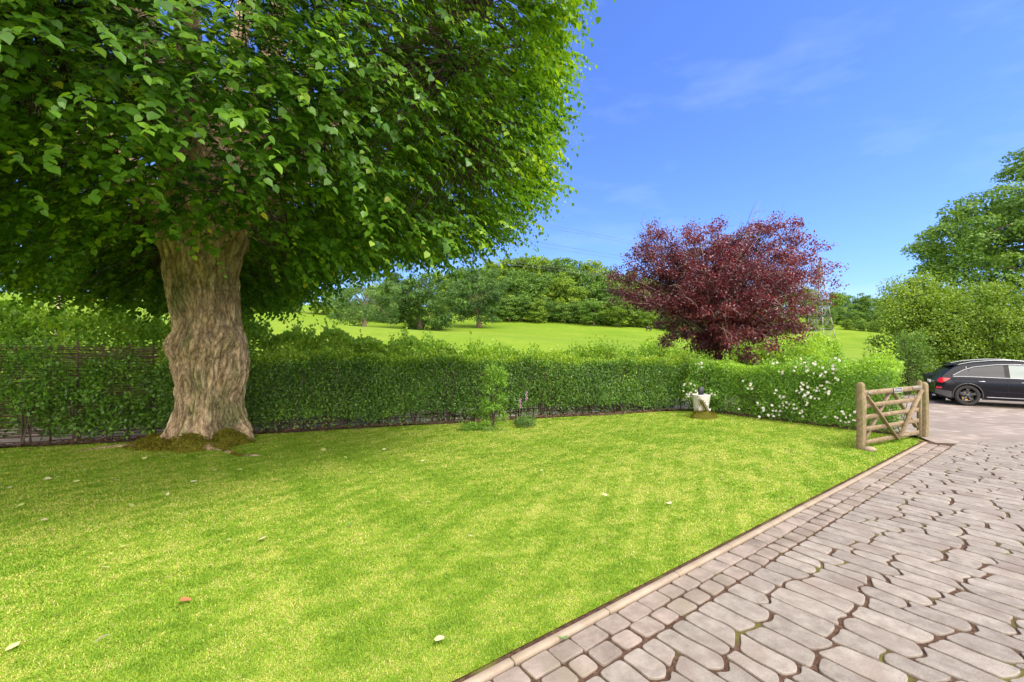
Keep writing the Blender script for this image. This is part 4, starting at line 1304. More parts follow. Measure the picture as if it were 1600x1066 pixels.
    for sy in (-1, 1):
        patch((-.42, .16, wb, lambda x: np.maximum(np.minimum(wt(x), 1.06 + (.16 - x) * 3.2), wb(x) + .005)), 'window', M['glass'], .006, sy)
        patch((-.02, 1.02, lambda x: np.maximum(wb(x), 1.06 + (.12 - x) * 3.2 * 1.0 - .05), lambda x: np.maximum(wt(x) - .02, wb(x) + .006)), 'window', M['glass'], .009, sy)
        patch((1.16, 2.30, wb, lambda x: np.maximum(wt(x) - .02, wb(x) + .006)), 'window', M['clearglass'], .009, sy)
        patch((1.02, 1.16, wb, lambda x: wt(x) - .015), 'door_pillar', M['black'], .007, sy)
        # chrome window surround
        X = np.linspace(-.45, 2.42, 50)
        P = np.stack([X, sy * (yside(X, wb(X) - .01) + .008), wb(X) - .012], -1)
        mb = MB(); mb.tube(P, .014, 6)
        Z = wt(X) + .004
        P = np.stack([X, sy * (yside(X, Z) + .016), Z], -1)
        mb.tube(P, .016, 6)
        mb.build('window_trim', M['chrome'], root, smooth=True)
        # roof rail
        X = np.linspace(-.25, 2.0, 30)
        Z = top(X) - .055
        mb = MB(); mb.tube(np.stack([X, np.full(30, sy * .62) , Z + .055 * np.sin(np.linspace(0.15, 2.99, 30)) ** .3], -1), .018, 7)
        mb.build('roof_rail', M['chrome'], root, smooth=True)
        # sill trim, door crease
        X = np.linspace(.50, 2.32, 20)
        mb = MB(); mb.tube(np.stack([X, sy * (yside(X, 0 * X + .335) + .006), .335 + 0 * X], -1), .014, 6); mb.build('sill_trim', M['chrome'], root, smooth=True)
        mb = MB(); mb.tube(np.stack([X, sy * (yside(X, 0 * X + .52) + .002), .515 + .02 * (2.3 - X) / 2], -1), .010, 6); mb.build('door_crease', M['paint'], root, smooth=True)
        # tail lamp, reflector, lower bumper
        patch((-.865, -.50, lambda x: np.interp(x, [-.87, -.74, -.5], [.83, .79, .95]), lambda x: np.interp(x, [-.87, -.8, -.5], [.86, .985, .975])), 'tail_light', M['redlamp'], .010, sy)
        patch((-.90, -.74, lambda x: 0 * x + .585, lambda x: 0 * x + .645), 'reflector', M['redlamp'], .010, sy, nz=4)
        patch((-.92, -.46, lambda x: np.interp(x, [-.92, -.46], [.40, .26]), lambda x: np.interp(x, [-.92, -.46], [.56, .50])), 'bumper', M['plastic'], .012, sy)
        # door shut lines
        for xa, xb in ((1.09, 1.09), (.42, .22)):
            mb = MB()
            Z = np.linspace(.38, .99, 14)
            X = np.interp(Z, [.38, .99], [xa, xb]) if xa == xb else np.interp(Z, [.38, .7, .99], [.47, .40, .20])
            mb.tube(np.stack([X, sy * (yside(X, Z) + .001), Z], -1), .005, 4)
            mb.build('door_gap', M['black'], root)
        for hx in (.08 + .30, 1.52):
            mb = MB(); X = np.linspace(hx - .11, hx + .11, 8)
            mb.tube(np.stack([X, sy * (yside(X, 0 * X + .89) + .028 * np.sin(np.linspace(.2, 2.94, 8))), .885 + 0 * X], -1), [.01, .014, .016, .016, .016, .016, .014, .01], 7)
            mb.build('door_handle', M['chrome'], root, smooth=True)
        # wing mirror
        mb = MB(); mb.box((2.18, sy * 1.02, 1.07), (.12, .22, .15), bev=.04); mb.build('wing_mirror', M['paint'], root)
    # windscreen, rear screen, spoiler
    for (xa, xb, nm) in ((2.16, 2.98, 'windscreen'), (-.74, -.42, 'rear_screen')):
        X = np.linspace(xa, xb, 8)
        Yv = np.linspace(-1, 1, 14)
        XX, U = np.meshgrid(X, Yv, indexing='ij')
        ZZ = top(XX) - .055 * np.abs(U) ** 3 + .008
        YY = U * (yside(XX, np.minimum(ZZ, top(XX) - .055)) - .07)
        i = np.arange(7)[:, None] * 14 + np.arange(13)[None]
        mb = MB(); mb.add(np.stack([XX, YY, ZZ], -1), [np.stack([i, i + 14, i + 15, i + 1], -1).reshape(-1, 4)]); mb.build(nm, M['backglass'], root, smooth=True)
    mb = MB(); mb.box((-.40, 0, 1.455), (.30, 1.20, .035), rot=[[.96, 0, -.27], [0, 1, 0], [.27, 0, .96]], bev=.012); mb.build('spoiler', M['paint'], root)
    mb = MB(); mb.box((-.945, 0, .80), (.012, .52, .11)); mb.build('number_plate', M['white'], root)
    for sy in (-1, 1):
        mb = MB(); mb.tube([[-.80, sy * .55, .31], [-.96, sy * .55, .31]], [.045, .045], 12); mb.build('exhaust', M['chrome'], root, smooth=True)
    # wheels
    for wx in (0, 2.81):
        for sy in (-1, 1):
            w = empty('wheel', (wx, sy * .80, .37)); w.parent = root
            Mx = np.array([[1, 0, 0], [0, 0, 1.0 * sy], [0, 1, 0]])
            mb = MB(); mb.lathe([(.255, .10), (.275, .122), (.31, .128), (.345, .118), (.364, .09), (.37, .05), (.37, -.05), (.364, -.09), (.34, -.118), (.255, -.10)], 48, M=Mx); mb.build('tyre', M['tyre'], w, smooth=True)
            mb = MB(); mb.lathe([(.262, .115), (.258, .105), (.245, .08), (.235, -.05), (.235, -.1)], 40, M=Mx)
            for sp in range(5):
                for dd in (-.13, .13):
                    a = sp * 2 * np.pi / 5 + .3; ca = a + dd * .35
                    p0 = np.array([math.cos(ca) * .05, .092 * sy, math.sin(ca) * .05]); p1 = np.array([math.cos(a + dd) * .252, .103 * sy, math.sin(a + dd) * .252])
                    mb.beam(p0, p1, .030, .035, up=(0, 1, 0), bev=.006)
            mb.lathe([(.0, .112), (.05, .110), (.07, .09), (.07, .05)], 20, M=Mx)
            mb.build('rim', M['rim'], w, smooth=False)
            mb = MB(); mb.lathe([(.0, .03), (.19, .03), (.19, .01)], 32, M=Mx); mb.build('brake_disc', M['disc'], w)
            a = np.linspace(2.5, 3.5, 8) + 1.2
            mb = MB(); mb.tube(np.stack([np.cos(a) * .165, np.full(8, .055 * sy), np.sin(a) * .165], -1), .032, 6); mb.build('brake_caliper', M['caliper'], w)
    root.scale = (.97, 1, 1.05)
    # wheelie bin just behind the car
    bp = np.array([(1462 - 800) * 18.6 / 700, 18.6]); zb = float(ground(bp[0], bp[1]))
    bo = empty('wheelie_bin', (bp[0], bp[1], zb), R(-20), 'dark wheelie bin standing behind the rear of the black car', 'bin')
    mb = MB()
    V = []
    for (h, z) in ((.22, .04), (.28, .98), (.30, 1.0), (.30, 1.04)):
        V += [[-h, -h * 1.1, z], [h, -h * 1.1, z], [h, h * 1.1, z], [-h, h * 1.1, z]]
    q = []
    for a in range(3):
        for b in range(4): q.append([a * 4 + b, a * 4 + (b + 1) % 4, a * 4 + 4 + (b + 1) % 4, a * 4 + 4 + b])
    mb.add(V, [np.array(q), np.array([[3, 2, 1, 0]])]); mb.build('body', M['bin'], bo)
    mb = MB(); mb.box((0, 0, 1.065), (.64, .70, .05), bev=.02); mb.box((0, -.1, 1.10), (.5, .45, .04), bev=.018); mb.build('lid', M['bin'], bo)
    mb = MB(); mb.tube([[-.25, .36, 1.0], [.25, .36, 1.0]], .018, 7); mb.build('handle', M['bin'], bo)
    for sx in (-1, 1):
        mb = MB(); mb.lathe([(.0, .025), (.09, .025), (.1, .015), (.1, -.015), (.09, -.025), (0, -.025)], 18, c=(sx * .24, .26, .1), M=[[0, 0, 1], [1, 0, 0], [0, 1, 0]]); mb.build('wheel', M['black'], bo)
car()

# ------------------------------------------------------------------ trees
def tree_parts(h, r, z_low, n, leaf, seed, nclump=60, trunk_r=.3, cr=None, layered=.5, tmean=.45, stretch=1.0, tpl=T_DIA, limbs=10, shape=0.0, squash=.62, lump=.22, zmin=-99):
    """returns (trunk MB, crown MB); crown: leaf clumps through an uneven egg-shaped volume"""
    g = np.random.default_rng(seed)
    wv = Wave(seed, 1.3, 3, 8)
    C = []
    zc, hz = (h + z_low) / 2, (h - z_low) / 2
    while len(C) < nclump:
        d = rvec(1, g)[0]
        f = (1 - .55 * g.random() ** 1.8)
        k = 1 + lump * float(wv(d * 2))
        zr = d[2] * f * k
        rr = r * (1 - shape * max(zr, 0)) * f * k
        zz_ = zc + zr * hz * (.92 if zr > 0 else 1.0)
        if zz_ < zmin: continue
        C.append([d[0] * rr, d[1] * rr, zz_])
    C = np.array(C)
    cr = cr or r * .30
    k = g.integers(0, nclump, n)
    rs_ = g.uniform(.65, 1.25, nclump)
    u = rvec(n, g)
    u[:, 2] = np.abs(u[:, 2]) * np.where(g.random(n) < .78, 1, -1)
    off = u * (.55 + .45 * g.random(n) ** .5)[:, None] * (cr * rs_[k])[:, None] * [1, 1, squash]
    P = C[k] + off
    N = unit(u * [1, 1, 1.2] + [0, 0, .35] + rvec(n, g) * .5)
    D = unit(unit(C[k] * [1, 1, 0] + 1e-3) * .6 + rvec(n, g) * .8 + [0, 0, -.25])
    tint = np.clip(tmean + .15 * g.normal(size=n) + g.normal(size=nclump)[k] * .14, 0, 1)
    mc = MB(); add_leaves(mc, P, D, N, leaf * g.uniform(.6, 1.3, n), tint, tpl, stretch)
    mt = MB()
    t = np.linspace(0, 1, 10)
    Pt = np.stack([.12 * r * np.sin(t * 2 + seed) * t, .12 * r * np.cos(t * 2.4 + seed) * t, -.3 + (h * .82 + .3) * t], -1)
    mt.tube(Pt, trunk_r * (1.25 * (1 - t) ** 6 + 1 - .9 * t), 9)
    for q in range(limbs):
        e = C[g.integers(0, nclump)]
        k0 = g.integers(2, 7)
        tt = np.linspace(0, 1, 6)[:, None]
        mt.tube(Pt[k0] * (1 - tt) + e * tt + np.array([0, 0, .06 * h]) * np.sin(tt * 3.1), np.linspace(trunk_r * .38, trunk_r * .06, 6), 5, cap=False)
    return mt, mc

def tree(name, label, cat, loc, leafmat, barkmat='far_bark', group=None, **kw):
    mt, mc = tree_parts(**kw)
    root = empty(name, loc, 0, label, cat, group)
    mt.build('trunk', M[barkmat], root, smooth=True)
    mc.build('crown', M[leafmat], root)
    return root

# purple tree behind the hedge corner
def purple_tree():
    Y = 15.6
    s = Y / 700
    loc = np.array([(1118 - 800) * s, Y, 0]); loc[2] = float(ground(loc[0], loc[1]))
    root = empty('purple_tree', loc, 0, 'spreading purple leaved tree rising behind the hedge corner', 'tree')
    g = np.random.default_rng(17)
    zo = CAM_Z - loc[2]
    def L(px, py, dy): # local point at a depth offset
        return np.array([(px - 800) * s - loc[0], dy, zo - (py - 533) * s])
    # fans of boughs to tips round the outline (photo's proportions), at varied depths
    tips = [(955, 455), (965, 432), (985, 470), (1000, 400), (1012, 350), (1022, 372), (1040, 400), (1062, 345), (1085, 365), (1105, 355), (1130, 380), (1150, 362), (1170, 345), (1195, 335), (1215, 338), (1240, 345),
            (1250, 375), (1262, 410), (1276, 428), (1252, 462), (1228, 485), (1206, 512), (1195, 500), (1215, 450), (1180, 430), (1150, 420), (1100, 410), (1060, 430), (1030, 450), (1010, 478), (1066, 508), (1080, 528), (1080, 480), (1120, 470), (1160, 480), (1185, 530), (1150, 525),
            (1110, 520), (1140, 545), (1085, 545), (1230, 400), (1200, 390), (1170, 395), (1090, 440), (1130, 440), (1020, 425), (1050, 480), (1190, 536), (1240, 440)]
    mt, mw, mc = MB(), MB(), MB()
    C = []
    for q in range(7):
        a = q * .9
        t = np.linspace(0, 1, 7)[:, None]
        e = np.array([math.cos(a) * .5, math.sin(a) * .4, 2.3])
        mt.tube(np.array([math.cos(a) * .12, math.sin(a) * .12, -.1]) * (1 - t) + e * t, np.linspace(.13, .07, 7), 7)
    for (px, py) in tips + [(x + g.normal() * 14, y + g.normal() * 12) for x, y in tips] + [(1118 + (x - 1118) * .7 + g.normal() * 14, 455 + (y - 455) * .7 + g.normal() * 12) for x, y in tips]:
        rim = min(abs(px - 1118) / 170 + max(0, (440 - py)) / 110, 1.0)
        for rep in range(2):
            dy = g.uniform(-1, 1) * 3.0 * math.sqrt(max(0.08, 1 - rim ** 2))
            e = L(px, py, dy)
            e[:1] *= (1 + dy / Y); e[2] = zo + (e[2] - zo) * (1 + dy / Y)
            b = np.array([g.normal() * .15, g.normal() * .12, 2.1 + g.random() * .6])
            t = np.linspace(0, 1, 9)[:, None]
            P = b * (1 - t) + e * t + np.array([0, 0, .35]) * np.sin(t * 3.14) + g.normal(size=(9, 3)) * .03
            (mt if g.random() < .6 else mw).tube(P, np.linspace(.028, .005, 9), 5, cap=False)
            # bare drooping twiglets near the middle
            for tw in range(3):
                k0 = g.integers(4, 9)
                d = unit(rvec(1, g)[0] + (e - b) * .15 + [0, -.3, .1])
                tt = np.linspace(0, 1, 5)[:, None]
                mw.tube(P[k0] + d * tt * g.uniform(.3, .7) + np.array([0, 0, -.18]) * tt ** 2, np.linspace(.007, .002, 5), 3, cap=False)
            m = 6
            C += [P[k] + rvec(1, g)[0] * .10 for k in g.integers(4, 9, m)]
            C.append(e)
    # skirt of leaves low round the stems
    for q in range(70):
        a = g.uniform(0, 6.28); z = g.uniform(1.2, 2.4)
        C.append([math.cos(a) * (.25 + .25 * (z - 1)), math.sin(a) * (.3 + .2 * (z - 1)), z])
    C = np.array(C)
    C[:, 0] = C[:, 0] * .93 - .05
    m = 520
    fy = g.uniform(335, 530, m); fx = g.uniform(945, 1285, m); dep = g.uniform(-1, 1, m)
    rad = np.sqrt(np.clip(1 - ((fx - 1115) / 175) ** 2 - ((fy - 440) / 115) ** 2, 0, 1))
    C = np.concatenate([C, np.stack([(fx - 800) * s - loc[0], dep * rad * 2.8, zo - (fy - 533) * s], -1)[rad > .25]])
    tx, ty = (C[:, 0] + loc[0]) / s + 800, (zo - C[:, 2]) / s + 533
    C = C[ty > np.interp(tx, [945, 975, 1000, 1015, 1060, 1100, 1140, 1180, 1215, 1250, 1268, 1290], [440, 410, 362, 348, 360, 358, 372, 350, 337, 345, 385, 420])]
    C = C[np.abs(C[:, 0]) < np.interp((zo - C[:, 2]) / s + 533, [330, 400, 440, 480, 505, 525, 545, 562], np.array([190, 180, 172, 140, 100, 68, 40, 28]) * s * (1 + C[:, 1].mean() * 0))]
    nc = len(C); per = 52
    k = np.repeat(np.arange(nc), per); n = len(k)
    P = C[k] + rvec(n, g) * (g.random(n) ** .6)[:, None] * [.30, .30, .21]
    N = unit(rvec(n, g) * .7 + [0, -.2, .8])
    D = unit(rvec(n, g) + unit(C[k] - [0, 0, 2]) * .5 + [0, 0, -.25])
    warm = Wave(3, .9, 3, 8)(C)[k]
    tint = np.clip(.36 + .18 * g.normal(size=n) + .22 * np.clip(warm, 0, 1), 0, .93)
    red = (np.hypot(C[k][:, 0] + .7, C[k][:, 2] - 2.7) < 1.0 + .5 * g.normal(size=n)) & (g.random(n) < .16)
    tint = np.where(red, g.uniform(.93, 1.0, n), tint)
    add_leaves(mc, P, D, N, g.uniform(.05, .09, n), tint, T_OVAL)
    mt.build('trunk', M['twig'], root, smooth=True)
    mw.build('twigs', M['grey_twig'], root)
    mc.build('crown', M['purple_leaf'], root)
purple_tree()

# tall tree and bushes behind the car
loc = np.array([32.3, 25.5, 0]); loc[2] = float(ground(*loc[:2]))
tree('broadleaf_tree', 'tall broadleaf tree rising behind the bushes above the black car', 'tree', loc, 'tree_leaf', h=15.4, r=7.3, z_low=-4.5, zmin=3.4, lump=.16, n=110000, leaf=.19, seed=83, nclump=420, trunk_r=.40, cr=.85, tmean=.62, limbs=44, squash=.66)
def bush(px, Y, w_px, top_py, label, mat, seed, n=9000, leaf=.085, tmean=.5):
    X = (px - 800) * Y / 700; z = float(ground(X, Y)); h = CAM_Z - (top_py - 533) * Y / 700 - z
    shrub('tall_bush', label, 'bush', (X, Y, z), w_px * Y / 1400, h, n, leaf, M[mat], seed, T_DIA, tmean, .35, 16, nclump=150, flat=.75, group='bushes behind the black car', zlow=.05)
bush(1428, 22.4, 120, 432, 'pale yellow green bush left of the tall tree, above the hedge end', 'yellow_leaf', 91, 30000, .12, .60)
bush(1478, 22.0, 110, 474, 'rounded green bush above the tail of the black car', 'yellow_leaf', 92, 26000, .11, .48)
bush(1545, 22.0, 150, 449, 'hanging green bush directly behind the black car roof', 'yellow_leaf', 93, 32000, .11, .46)
bush(1640, 22.0, 170, 468, 'green bush at the right edge behind the front of the black car', 'yellow_leaf', 94, 24000, .12, .50)
bush(1420, 20.6, 70, 520, 'small dark bush beside the wheelie bin at the hedge end', 'tree_leaf', 95, 6000, .08, .5)

# field trees
def gl(px, Y):
    X = (px - 800) * Y / 700
    return np.array([X, Y, float(ground(X, Y))])
def h_for(px, py, Y):
    return CAM_Z - (py - 533) * Y / 700 - gl(px, Y)[2]
l = gl(568, 68)
tree('willow_tree', 'pale airy tree with leaning forked trunk in the field beyond the lane hedge', 'tree', l, 'willow_leaf', h=h_for(568, 418, 68), r=4.8, z_low=-.4, n=10500, leaf=.36, seed=101, nclump=70, trunk_r=.28, cr=1.1, tmean=.5, tpl=T_LANCE, stretch=1.6, limbs=16)
l = gl(655, 76)
tree('oak_tree', 'broad dark oak standing alone on the field left of the wood', 'tree', l, 'tree_leaf', h=h_for(655, 424, 76), r=6.1, z_low=-.7, n=16500, leaf=.40, seed=102, nclump=120, trunk_r=.33, cr=1.5, tmean=.30, limbs=14)
l = gl(748, 88)
tree('thin_tree', 'grey green open tree with bare lower trunk at the near corner of the wood', 'tree', l, 'willow_leaf', h=h_for(748, 414, 88), r=5.0, z_low=.2, n=10500, leaf=.40, seed=103, nclump=80, trunk_r=.30, cr=1.2, tmean=.22, limbs=12)

protos = []
for q in range(6):
    g_ = np.random.default_rng(200 + q)
    mt, mc = tree_parts(h=10, r=4.6, z_low=-.6, n=7500, leaf=.50, seed=200 + q, nclump=95, trunk_r=.22, cr=1.25, tmean=.46 + .07 * (q % 3), limbs=5, shape=.30)
    root = empty('woodland_tree', (0, -400, 0))
    mt.build('trunk', M['far_bark'], root, smooth=True)
    mc.build('crown', M['yellow_leaf' if q % 2 == 1 else 'tree_leaf'], root)
    protos.append(root)
used = set()
rw = random.Random(12)
def wood_tree(px, Y, top_py, label, group, wid=1.0):
    l = gl(px, Y)
    h = max(h_for(px, top_py, Y), 5.0)
    q = rw.randrange(6)
    if q in used: o = copy_tree(protos[q])
    else: o = protos[q]; used.add(q)
    o.location = l
    sc = h / 10.2
    wd = sc * wid * rw.uniform(.9, 1.15)
    o.scale = (wd, wd, sc)
    o.rotation_euler = (0, 0, rw.uniform(0, 6.28))
    tag(o, label, 'tree', group)
skyL = lambda x: float(np.interp(x, [690, 740, 800, 830, 870, 920, 960, 1000, 1060, 1110], [424, 412, 400, 394, 401, 407, 420, 430, 444, 462]))
LAB_L = 'green tree among many in the wood behind the field, left of the purple tree'
for px in range(690, 1110, 20):
    wood_tree(px + rw.uniform(-6, 6), 140 + rw.uniform(-6, 6), skyL(px) + rw.uniform(-3, 6), LAB_L, 'trees of the wood left of the purple tree', .9)
for px in range(690, 1110, 23):
    wood_tree(px + rw.uniform(-6, 6), 120 + rw.uniform(-4, 4), skyL(px) * .68 + 503 * .32 + rw.uniform(-8, 8), LAB_L, 'trees of the wood left of the purple tree', 1.0)
for px in range(770, 1105, 22):
    base = np.interp(px, [700, 1000, 1090], [505, 511, 524])
    wood_tree(px + rw.uniform(-6, 6), 104 + rw.uniform(-3, 3), skyL(px) * .40 + base * .60 + rw.uniform(-8, 8), LAB_L, 'trees of the wood left of the purple tree', 1.15)
skyR = lambda x: float(np.interp(x, [1130, 1200, 1250, 1290, 1340, 1400, 1480], [465, 455, 448, 452, 457, 464, 470]))
LAB_R = 'green tree among many in the distant wood behind the pylon'
for px in range(1120, 1500, 22):
    wood_tree(px + rw.uniform(-5, 5), 255 + rw.uniform(-8, 8), skyR(px) + rw.uniform(-2, 4), LAB_R, 'trees of the wood behind the pylon', .8)
for px in range(1120, 1500, 24):
    wood_tree(px + rw.uniform(-5, 5), 225 + rw.uniform(-6, 6), skyR(px) * .62 + 525 * .38 + rw.uniform(-4, 4), LAB_R, 'trees of the wood behind the pylon', .9)
for px in range(1130, 1500, 24):
    wood_tree(px + rw.uniform(-5, 5), 203 + rw.uniform(-4, 4), skyR(px) * .30 + 525 * .70 + rw.uniform(-4, 4), LAB_R, 'trees of the wood behind the pylon', 1.1)
LAB_H = 'green tree on the far skyline left of the lone oak, seen below the lime branches'
for px in (-80, -20, 40, 110, 180, 240, 420, 460, 505, 540, 590, 610, 635):
    wood_tree(px, 92 + rw.uniform(-4, 10), (445 if px < 300 else 478 if px < 500 else 462) + rw.uniform(-6, 6) - (16 if px > 580 else 0), LAB_H, 'trees on the far left skyline', 1.0)
for k_, q_ in enumerate(protos):
    if k_ not in used: bpy.data.objects.remove(q_)

# pale post behind the lane hedge, far left
p = gl(91, 21)
m = MB(); hh = CAM_Z + 75 * 21 / 700 - p[2]
m.tube([[0, 0, -.2], [0, 0, hh * .5], [.02, 0, hh]], [.13, .125, .115], 10)
tag(m.build('wooden_post', M['post_wood'], loc=p, smooth=True), 'pale weathered wooden post standing behind the field hedge at far left', 'post')

# ------------------------------------------------------------------ pylon and wires
def pylon():
    l = gl(1281, 112); l[2] -= .2
    s = 112 / 700
    root = empty('electricity_pylon', l, R(24), 'grey steel lattice electricity pylon in the field right of the purple tree', 'pylon')
    zt = CAM_Z - (408 - 533) * s - l[2]
    zw = CAM_Z - (462 - 533) * s - l[2]
    half = lambda z: np.interp(z, [0, zw, zt], [2.7, .95, .12])
    m = MB()
    lev = np.linspace(0, zw, 6)
    lev = np.concatenate([lev, np.linspace(zw, zt, 6)[1:]])
    cs = [(-1, -1), (1, -1), (1, 1), (-1, 1)]
    for a, b in zip(lev[:-1], lev[1:]):
        ha, hb = half(a), half(b)
        for k in range(4):
            c, c2 = cs[k], cs[(k + 1) % 4]
            m.beam((c[0] * ha, c[1] * ha, a), (c[0] * hb, c[1] * hb, b), .16, .16)
            m.beam((c[0] * ha, c[1] * ha, a), (c2[0] * hb, c2[1] * hb, b), .07, .07)
            m.beam((c2[0] * ha, c2[1] * ha, a), (c[0] * hb, c[1] * hb, b), .07, .07)
            m.beam((c[0] * hb, c[1] * hb, b), (c2[0] * hb, c2[1] * hb, b), .06, .06)
    m.build('tower', M['steel'], root)
    ends = []
    for (py, wpx) in ((420, 20), (438, 29), (458, 23)):
        z = CAM_Z - (py - 533) * s - l[2]; w = wpx * s * 1.05
        m = MB()
        for sx in (-1, 1):
            for sy in (-1, 1):
                m.beam((0, sy * half(z), z - .6), (sx * w, 0, z), .09, .09); m.beam((0, sy * half(z), z + .3), (sx * w, 0, z + .05), .07, .07)
            for f in (.3, .55, .8):
                m.beam((sx * w * f, -half(z) * (1 - f), z - .6 * (1 - f)), (sx * w * f, half(z) * (1 - f), z + .3 * (1 - f)), .05, .05)
        m.build('crossarm', M['steel'], root)
        for sx in (-1, 1):
            m = MB(); m.lathe([(.03, 0)] + [(.13 if q % 2 else .06, -.12 - q * .11) for q in range(11)] + [(.03, -1.4)], 8, c=(sx * w, 0, z)); m.build('insulator', M['slate'], root)
            a = R(24)
            ends.append(np.array([l[0] + math.cos(a) * sx * w, l[1] + math.sin(a) * sx * w, l[2] + z - 1.42]))
    for e in ends:
        t = np.linspace(0, 1, 60)[:, None]
        far = e + np.array([-230, -150, 9.0])
        P = e * (1 - t) + far * t
        P[:, 2] -= 4 * 3.2 * (t * (1 - t))[:, 0]
        m = MB(); m.tube(P, .019, 4)
        tag(m.build('power_line', M['wire'], smooth=True), 'thin power line crossing the sky from the pylon towards the lime tree', 'power line', 'power lines from the pylon')
pylon()

# a dark grazing cow, far off
def cow():
    Y = 96.0
    l = gl(1013, Y)
    root = empty('cow', l, R(15), 'tiny dark cow grazing on the sunny field left of the purple tree', 'cow')
    m = MB()
    t = np.linspace(0, 1, 9)
    m.tube(np.stack([-.85 + 1.7 * t, 0 * t, 1.0 + .06 * np.sin(t * 3)], -1), [.2, .36, .40, .41, .42, .42, .40, .34, .2], 10)
    m.tube([[.75, 0, 1.1], [1.05, 0, .8], [1.25, 0, .42], [1.35, 0, .22]], [.22, .17, .14, .09], 8)
    for x in (-.62, .62):
        for y in (-.2, .2):
            m.tube([[x, y, .85], [x + .03, y, .45], [x, y, -.03]], [.14, .085, .06], 6)
    m.tube([[-.85, 0, 1.15], [-.98, 0, .8], [-.97, 0, .4]], [.05, .03, .04], 5)
    m.build('body', M['cow'], root, smooth=True)
    root.scale = (.62, .62, .62)
cow()

# ------------------------------------------------------------------ grass, litter, fallen leaves
from mathutils.geometry import intersect_point_line
LPOLY = np.array([p[:2] for p in lawn_poly], float)
def inside(P, poly):
    x, y = P[:, 0], P[:, 1]
    r = np.zeros(len(P), bool)
    n = len(poly)
    for a in range(n):
        x1, y1 = poly[a]; x2, y2 = poly[(a + 1) % n]
        c = ((y1 > y) != (y2 > y)) & (x < (x2 - x1) * (y - y1) / (y2 - y1 + 1e-12) + x1)
        r ^= c
    return r
def grass():
    g = np.random.default_rng(99)
    n = 2100000
    # density falls with distance from the camera
    d = (g.random(n) * (16.5 ** .55 - 1.9 ** .55) + 1.9 ** .55) ** (1 / .55)
    a = g.uniform(-1.02, .95, n)
    P = np.stack([np.sin(a) * d, np.cos(a) * d], -1)
    k = inside(P, LPOLY)
    # ragged margin to the kerb, bare round the tree foot
    kv = (P - K0) @ KN
    wn_ = Wave(61, 5, 2, 12); w_hi = Wave(62, 25, 2, 14)
    k &= kv < -.026 + .016 * wn_(P) + .018 * w_hi(P) + .012 * g.normal(size=n)
    k &= np.hypot((P[:, 0] - LT[0]) / 1.0, (P[:, 1] - LT[1]) / 1.0) > 1.0
    off = (P - np.array([0, EDGE0 + 10 * EDGE_K])) @ NB
    k &= off < -.10 + .10 * wn_(P * .5)
    P, d = P[k], d[k]
    n = len(P)
    sc = np.clip(d / 3.2, .9, 3.2)
    L = g.uniform(.010, .027, n) * (1 + .25 * (sc - 1))
    W = g.uniform(.0012, .0023, n) * sc
    w1, w2, w3 = Wave(71, 1.1, 2, 12), Wave(72, 3.4, 2, 14), Wave(73, 11, 2, 14)
    w4 = Wave(74, 34, 2, 16)
    patch_ = .34 * w1(P) + .40 * w2(P) + .60 * w3(P) + .60 * w4(P)
    straw = g.random(n) < np.clip(.24 + .46 * patch_, .02, .85)
    L *= np.clip(1 - .22 * patch_, .7, 1.35)
    tint = np.clip(np.where(straw, g.uniform(.66, 1.0, n), .38 + .15 * g.normal(size=n) + .13 * patch_), 0, 1)
    az = g.uniform(0, 2 * np.pi, n)
    lean = np.where(straw, g.uniform(.9, 2.6, n), g.uniform(.4, 2.0, n))
    D = np.stack([np.cos(az), np.sin(az)], -1)
    Sd = np.stack([-D[:, 1], D[:, 0]], -1)
    up = 1 / np.sqrt(1 + lean ** 2)
    hz = lean * up
    V = np.zeros((n, 5, 3))
    b = np.column_stack([P, np.full(n, -.006)])
    mid = b + np.column_stack([D * (hz * L * .45)[:, None], up * L * .62])
    tip = b + np.column_stack([D * (hz * L * 1.05)[:, None], up * L * .95])
    S3 = np.column_stack([Sd, np.zeros(n)])
    V[:, 0] = b - S3 * W[:, None]; V[:, 1] = b + S3 * W[:, None]
    V[:, 2] = mid + S3 * (W * .8)[:, None]; V[:, 3] = mid - S3 * (W * .8)[:, None]
    V[:, 4] = tip
    o = (np.arange(n) * 5)[:, None]
    mb = MB()
    mb.add(V.reshape(-1, 3), [np.array([[0, 1, 2, 3]]) + o, np.array([[3, 2, 4]]) + o], np.repeat(tint, 5))
    tag(mb.build('grass', M['grass']), kind='stuff')
grass()

def litter():
    g = np.random.default_rng(44)
    n = 5200
    x = g.uniform(-14, 4.9, n)
    P = np.array([edge_pt(a, 0) for a in x]) + NB * g.normal(.22, .22, n)[:, None]
    z = ground(P[:, 0], P[:, 1]) + .022 + g.random(n) * .03
    m2 = 900
    t = g.random(m2)[:, None]
    Q = np.array([5.6, 13.4]) * (1 - t) + np.array([8.5, 10.1]) * t + np.array([.62, .5]) * g.normal(.15, .15, m2)[:, None]
    P = np.concatenate([P, Q]); z = np.concatenate([z, np.full(m2, .025) + g.random(m2) * .02])
    n += m2
    mb = MB()
    add_leaves(mb, np.column_stack([P, z]), rvec(n, g) * [1, 1, .3], rvec(n, g) * .5 + [0, 0, 1], g.uniform(.035, .08, n), g.random(n), T_OVAL)
    tag(mb.build('leaf_litter', M['dead_leaf']), kind='stuff')
litter()

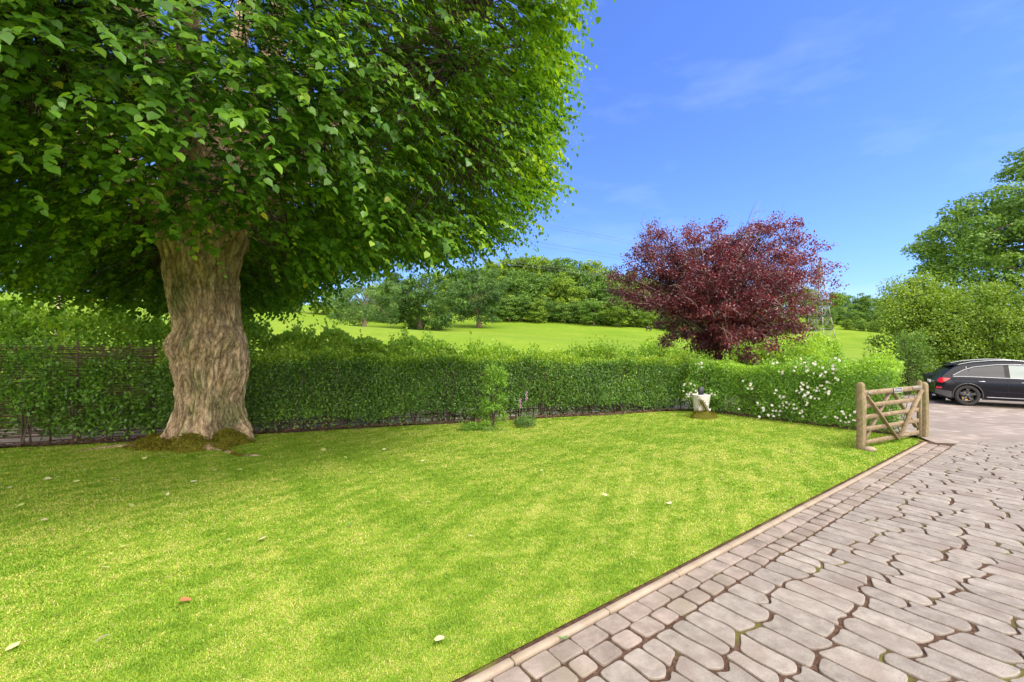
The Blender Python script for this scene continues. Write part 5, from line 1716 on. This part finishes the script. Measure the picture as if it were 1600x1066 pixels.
def fallen():
    g = np.random.default_rng(45)
    protos_ = []
    for q in range(5):
        mb = MB()
        add_leaves(mb, np.array([[-.5, 0, 0]]), np.array([[1, 0, .0]]), np.array([[0, .15, 1.]]), 1.0, [.3, .45, .62, .72, .85][q], T_LIME if q % 2 else T_OVAL)
        V = mb.v[0]; V[:, 2] += .25 * (V[:, 0] ** 2) + (.2 if q % 2 else -.15) * V[:, 1] ** 2
        o = mb.build('fallen_leaf', M['fallen_leaf']); protos_.append(o)
    spots = [(15, 762, 2), (30, 790, 1), (90, 745, 2), (118, 752, 1), (75, 748, 3), (70, 812, 3), (120, 853, 1), (195, 853, 1), (165, 886, 2), (327, 883, 2), (315, 797, 2), (358, 843, 2), (408, 842, 3), (335, 734, 1), (304, 752, 3), (262, 772, 2), (225, 716, 1),
             (255, 714, 1), (175, 747, 2), (182, 750, 2), (430, 750, 1), (375, 734, 1), (442, 714, 2), (490, 722, 1), (540, 715, 1), (505, 703, 1), (670, 784, 2), (600, 702, 2), (846, 735, 2), (945, 773, 2), (735, 837, 2), (815, 706, 3), (1130, 747, 1), (660, 720, 2), (580, 738, 1), (20, 1010, 2), (205, 790, 1), (700, 705, 1), (1240, 776, 3)]
    first = set()
    for (px, py, q) in spots:
        o = protos_[q] if q not in first else protos_[q].copy()
        if q in first: COL.objects.link(o)
        first.add(q)
        p = at(px, py, .03)
        s = g.uniform(.065, .10)
        o.location = p; o.scale = (s, s, s); o.rotation_euler = (g.normal() * .2, g.normal() * .2, g.uniform(0, 6.28))
        tag(o, 'small pale yellow fallen leaf lying in the lawn grass', 'leaf', 'fallen leaves scattered over the lawn')
    for k, o in enumerate(protos_):
        if k not in first: bpy.data.objects.remove(o)
    def single(px, py, tint, s, label, z=.032, rz=.4, tpl=T_LIME, col=None):
        mb = MB(); add_leaves(mb, np.array([[-.5, 0, 0]]), np.array([[1, 0, 0]]), np.array([[.1, .2, 1.]]), 1.0, tint, tpl)
        V = mb.v[0]; V[:, 2] += .3 * V[:, 0] ** 2
        o = mb.build('fallen_leaf', M['fallen_leaf'], loc=at(px, py, z)); o.scale = (s, s, s); o.rotation_euler = (.1, .1, rz)
        tag(o, label, 'leaf')
    single(686, 997, .80, .085, 'cream coloured fallen leaf near the kerb, largest pale leaf on the lawn', rz=1.9)
    single(291, 937, 1.0, .085, 'reddish brown curled fallen leaf in the foreground lawn', rz=.2)
    single(881, 995, .05, .075, 'green fallen leaf lying on the kerb setts', z=.022, rz=.9)
    single(546, 820, .02, .06, 'dark green fallen leaf in the middle of the lawn', rz=2.6)
    single(1045, 786, .86, .07, 'whitish fallen leaf on the right half of the lawn', rz=2.9)
    # a short bleached stick
    mb = MB(); p0 = at(148, 1003, .03); p1 = at(172, 992, .03)
    tt = np.linspace(0, 1, 7)[:, None]
    mb.tube(p0 * (1 - tt) + p1 * tt + np.array([0, .02, .006]) * np.sin(tt * 3.1) - p0, [.003, .004, .004, .0035, .003, .0025, .002], 5)
    tag(mb.build('stick', M['grey_twig'], loc=p0), 'short pale bent stick lying in the foreground lawn', 'stick')
fallen()
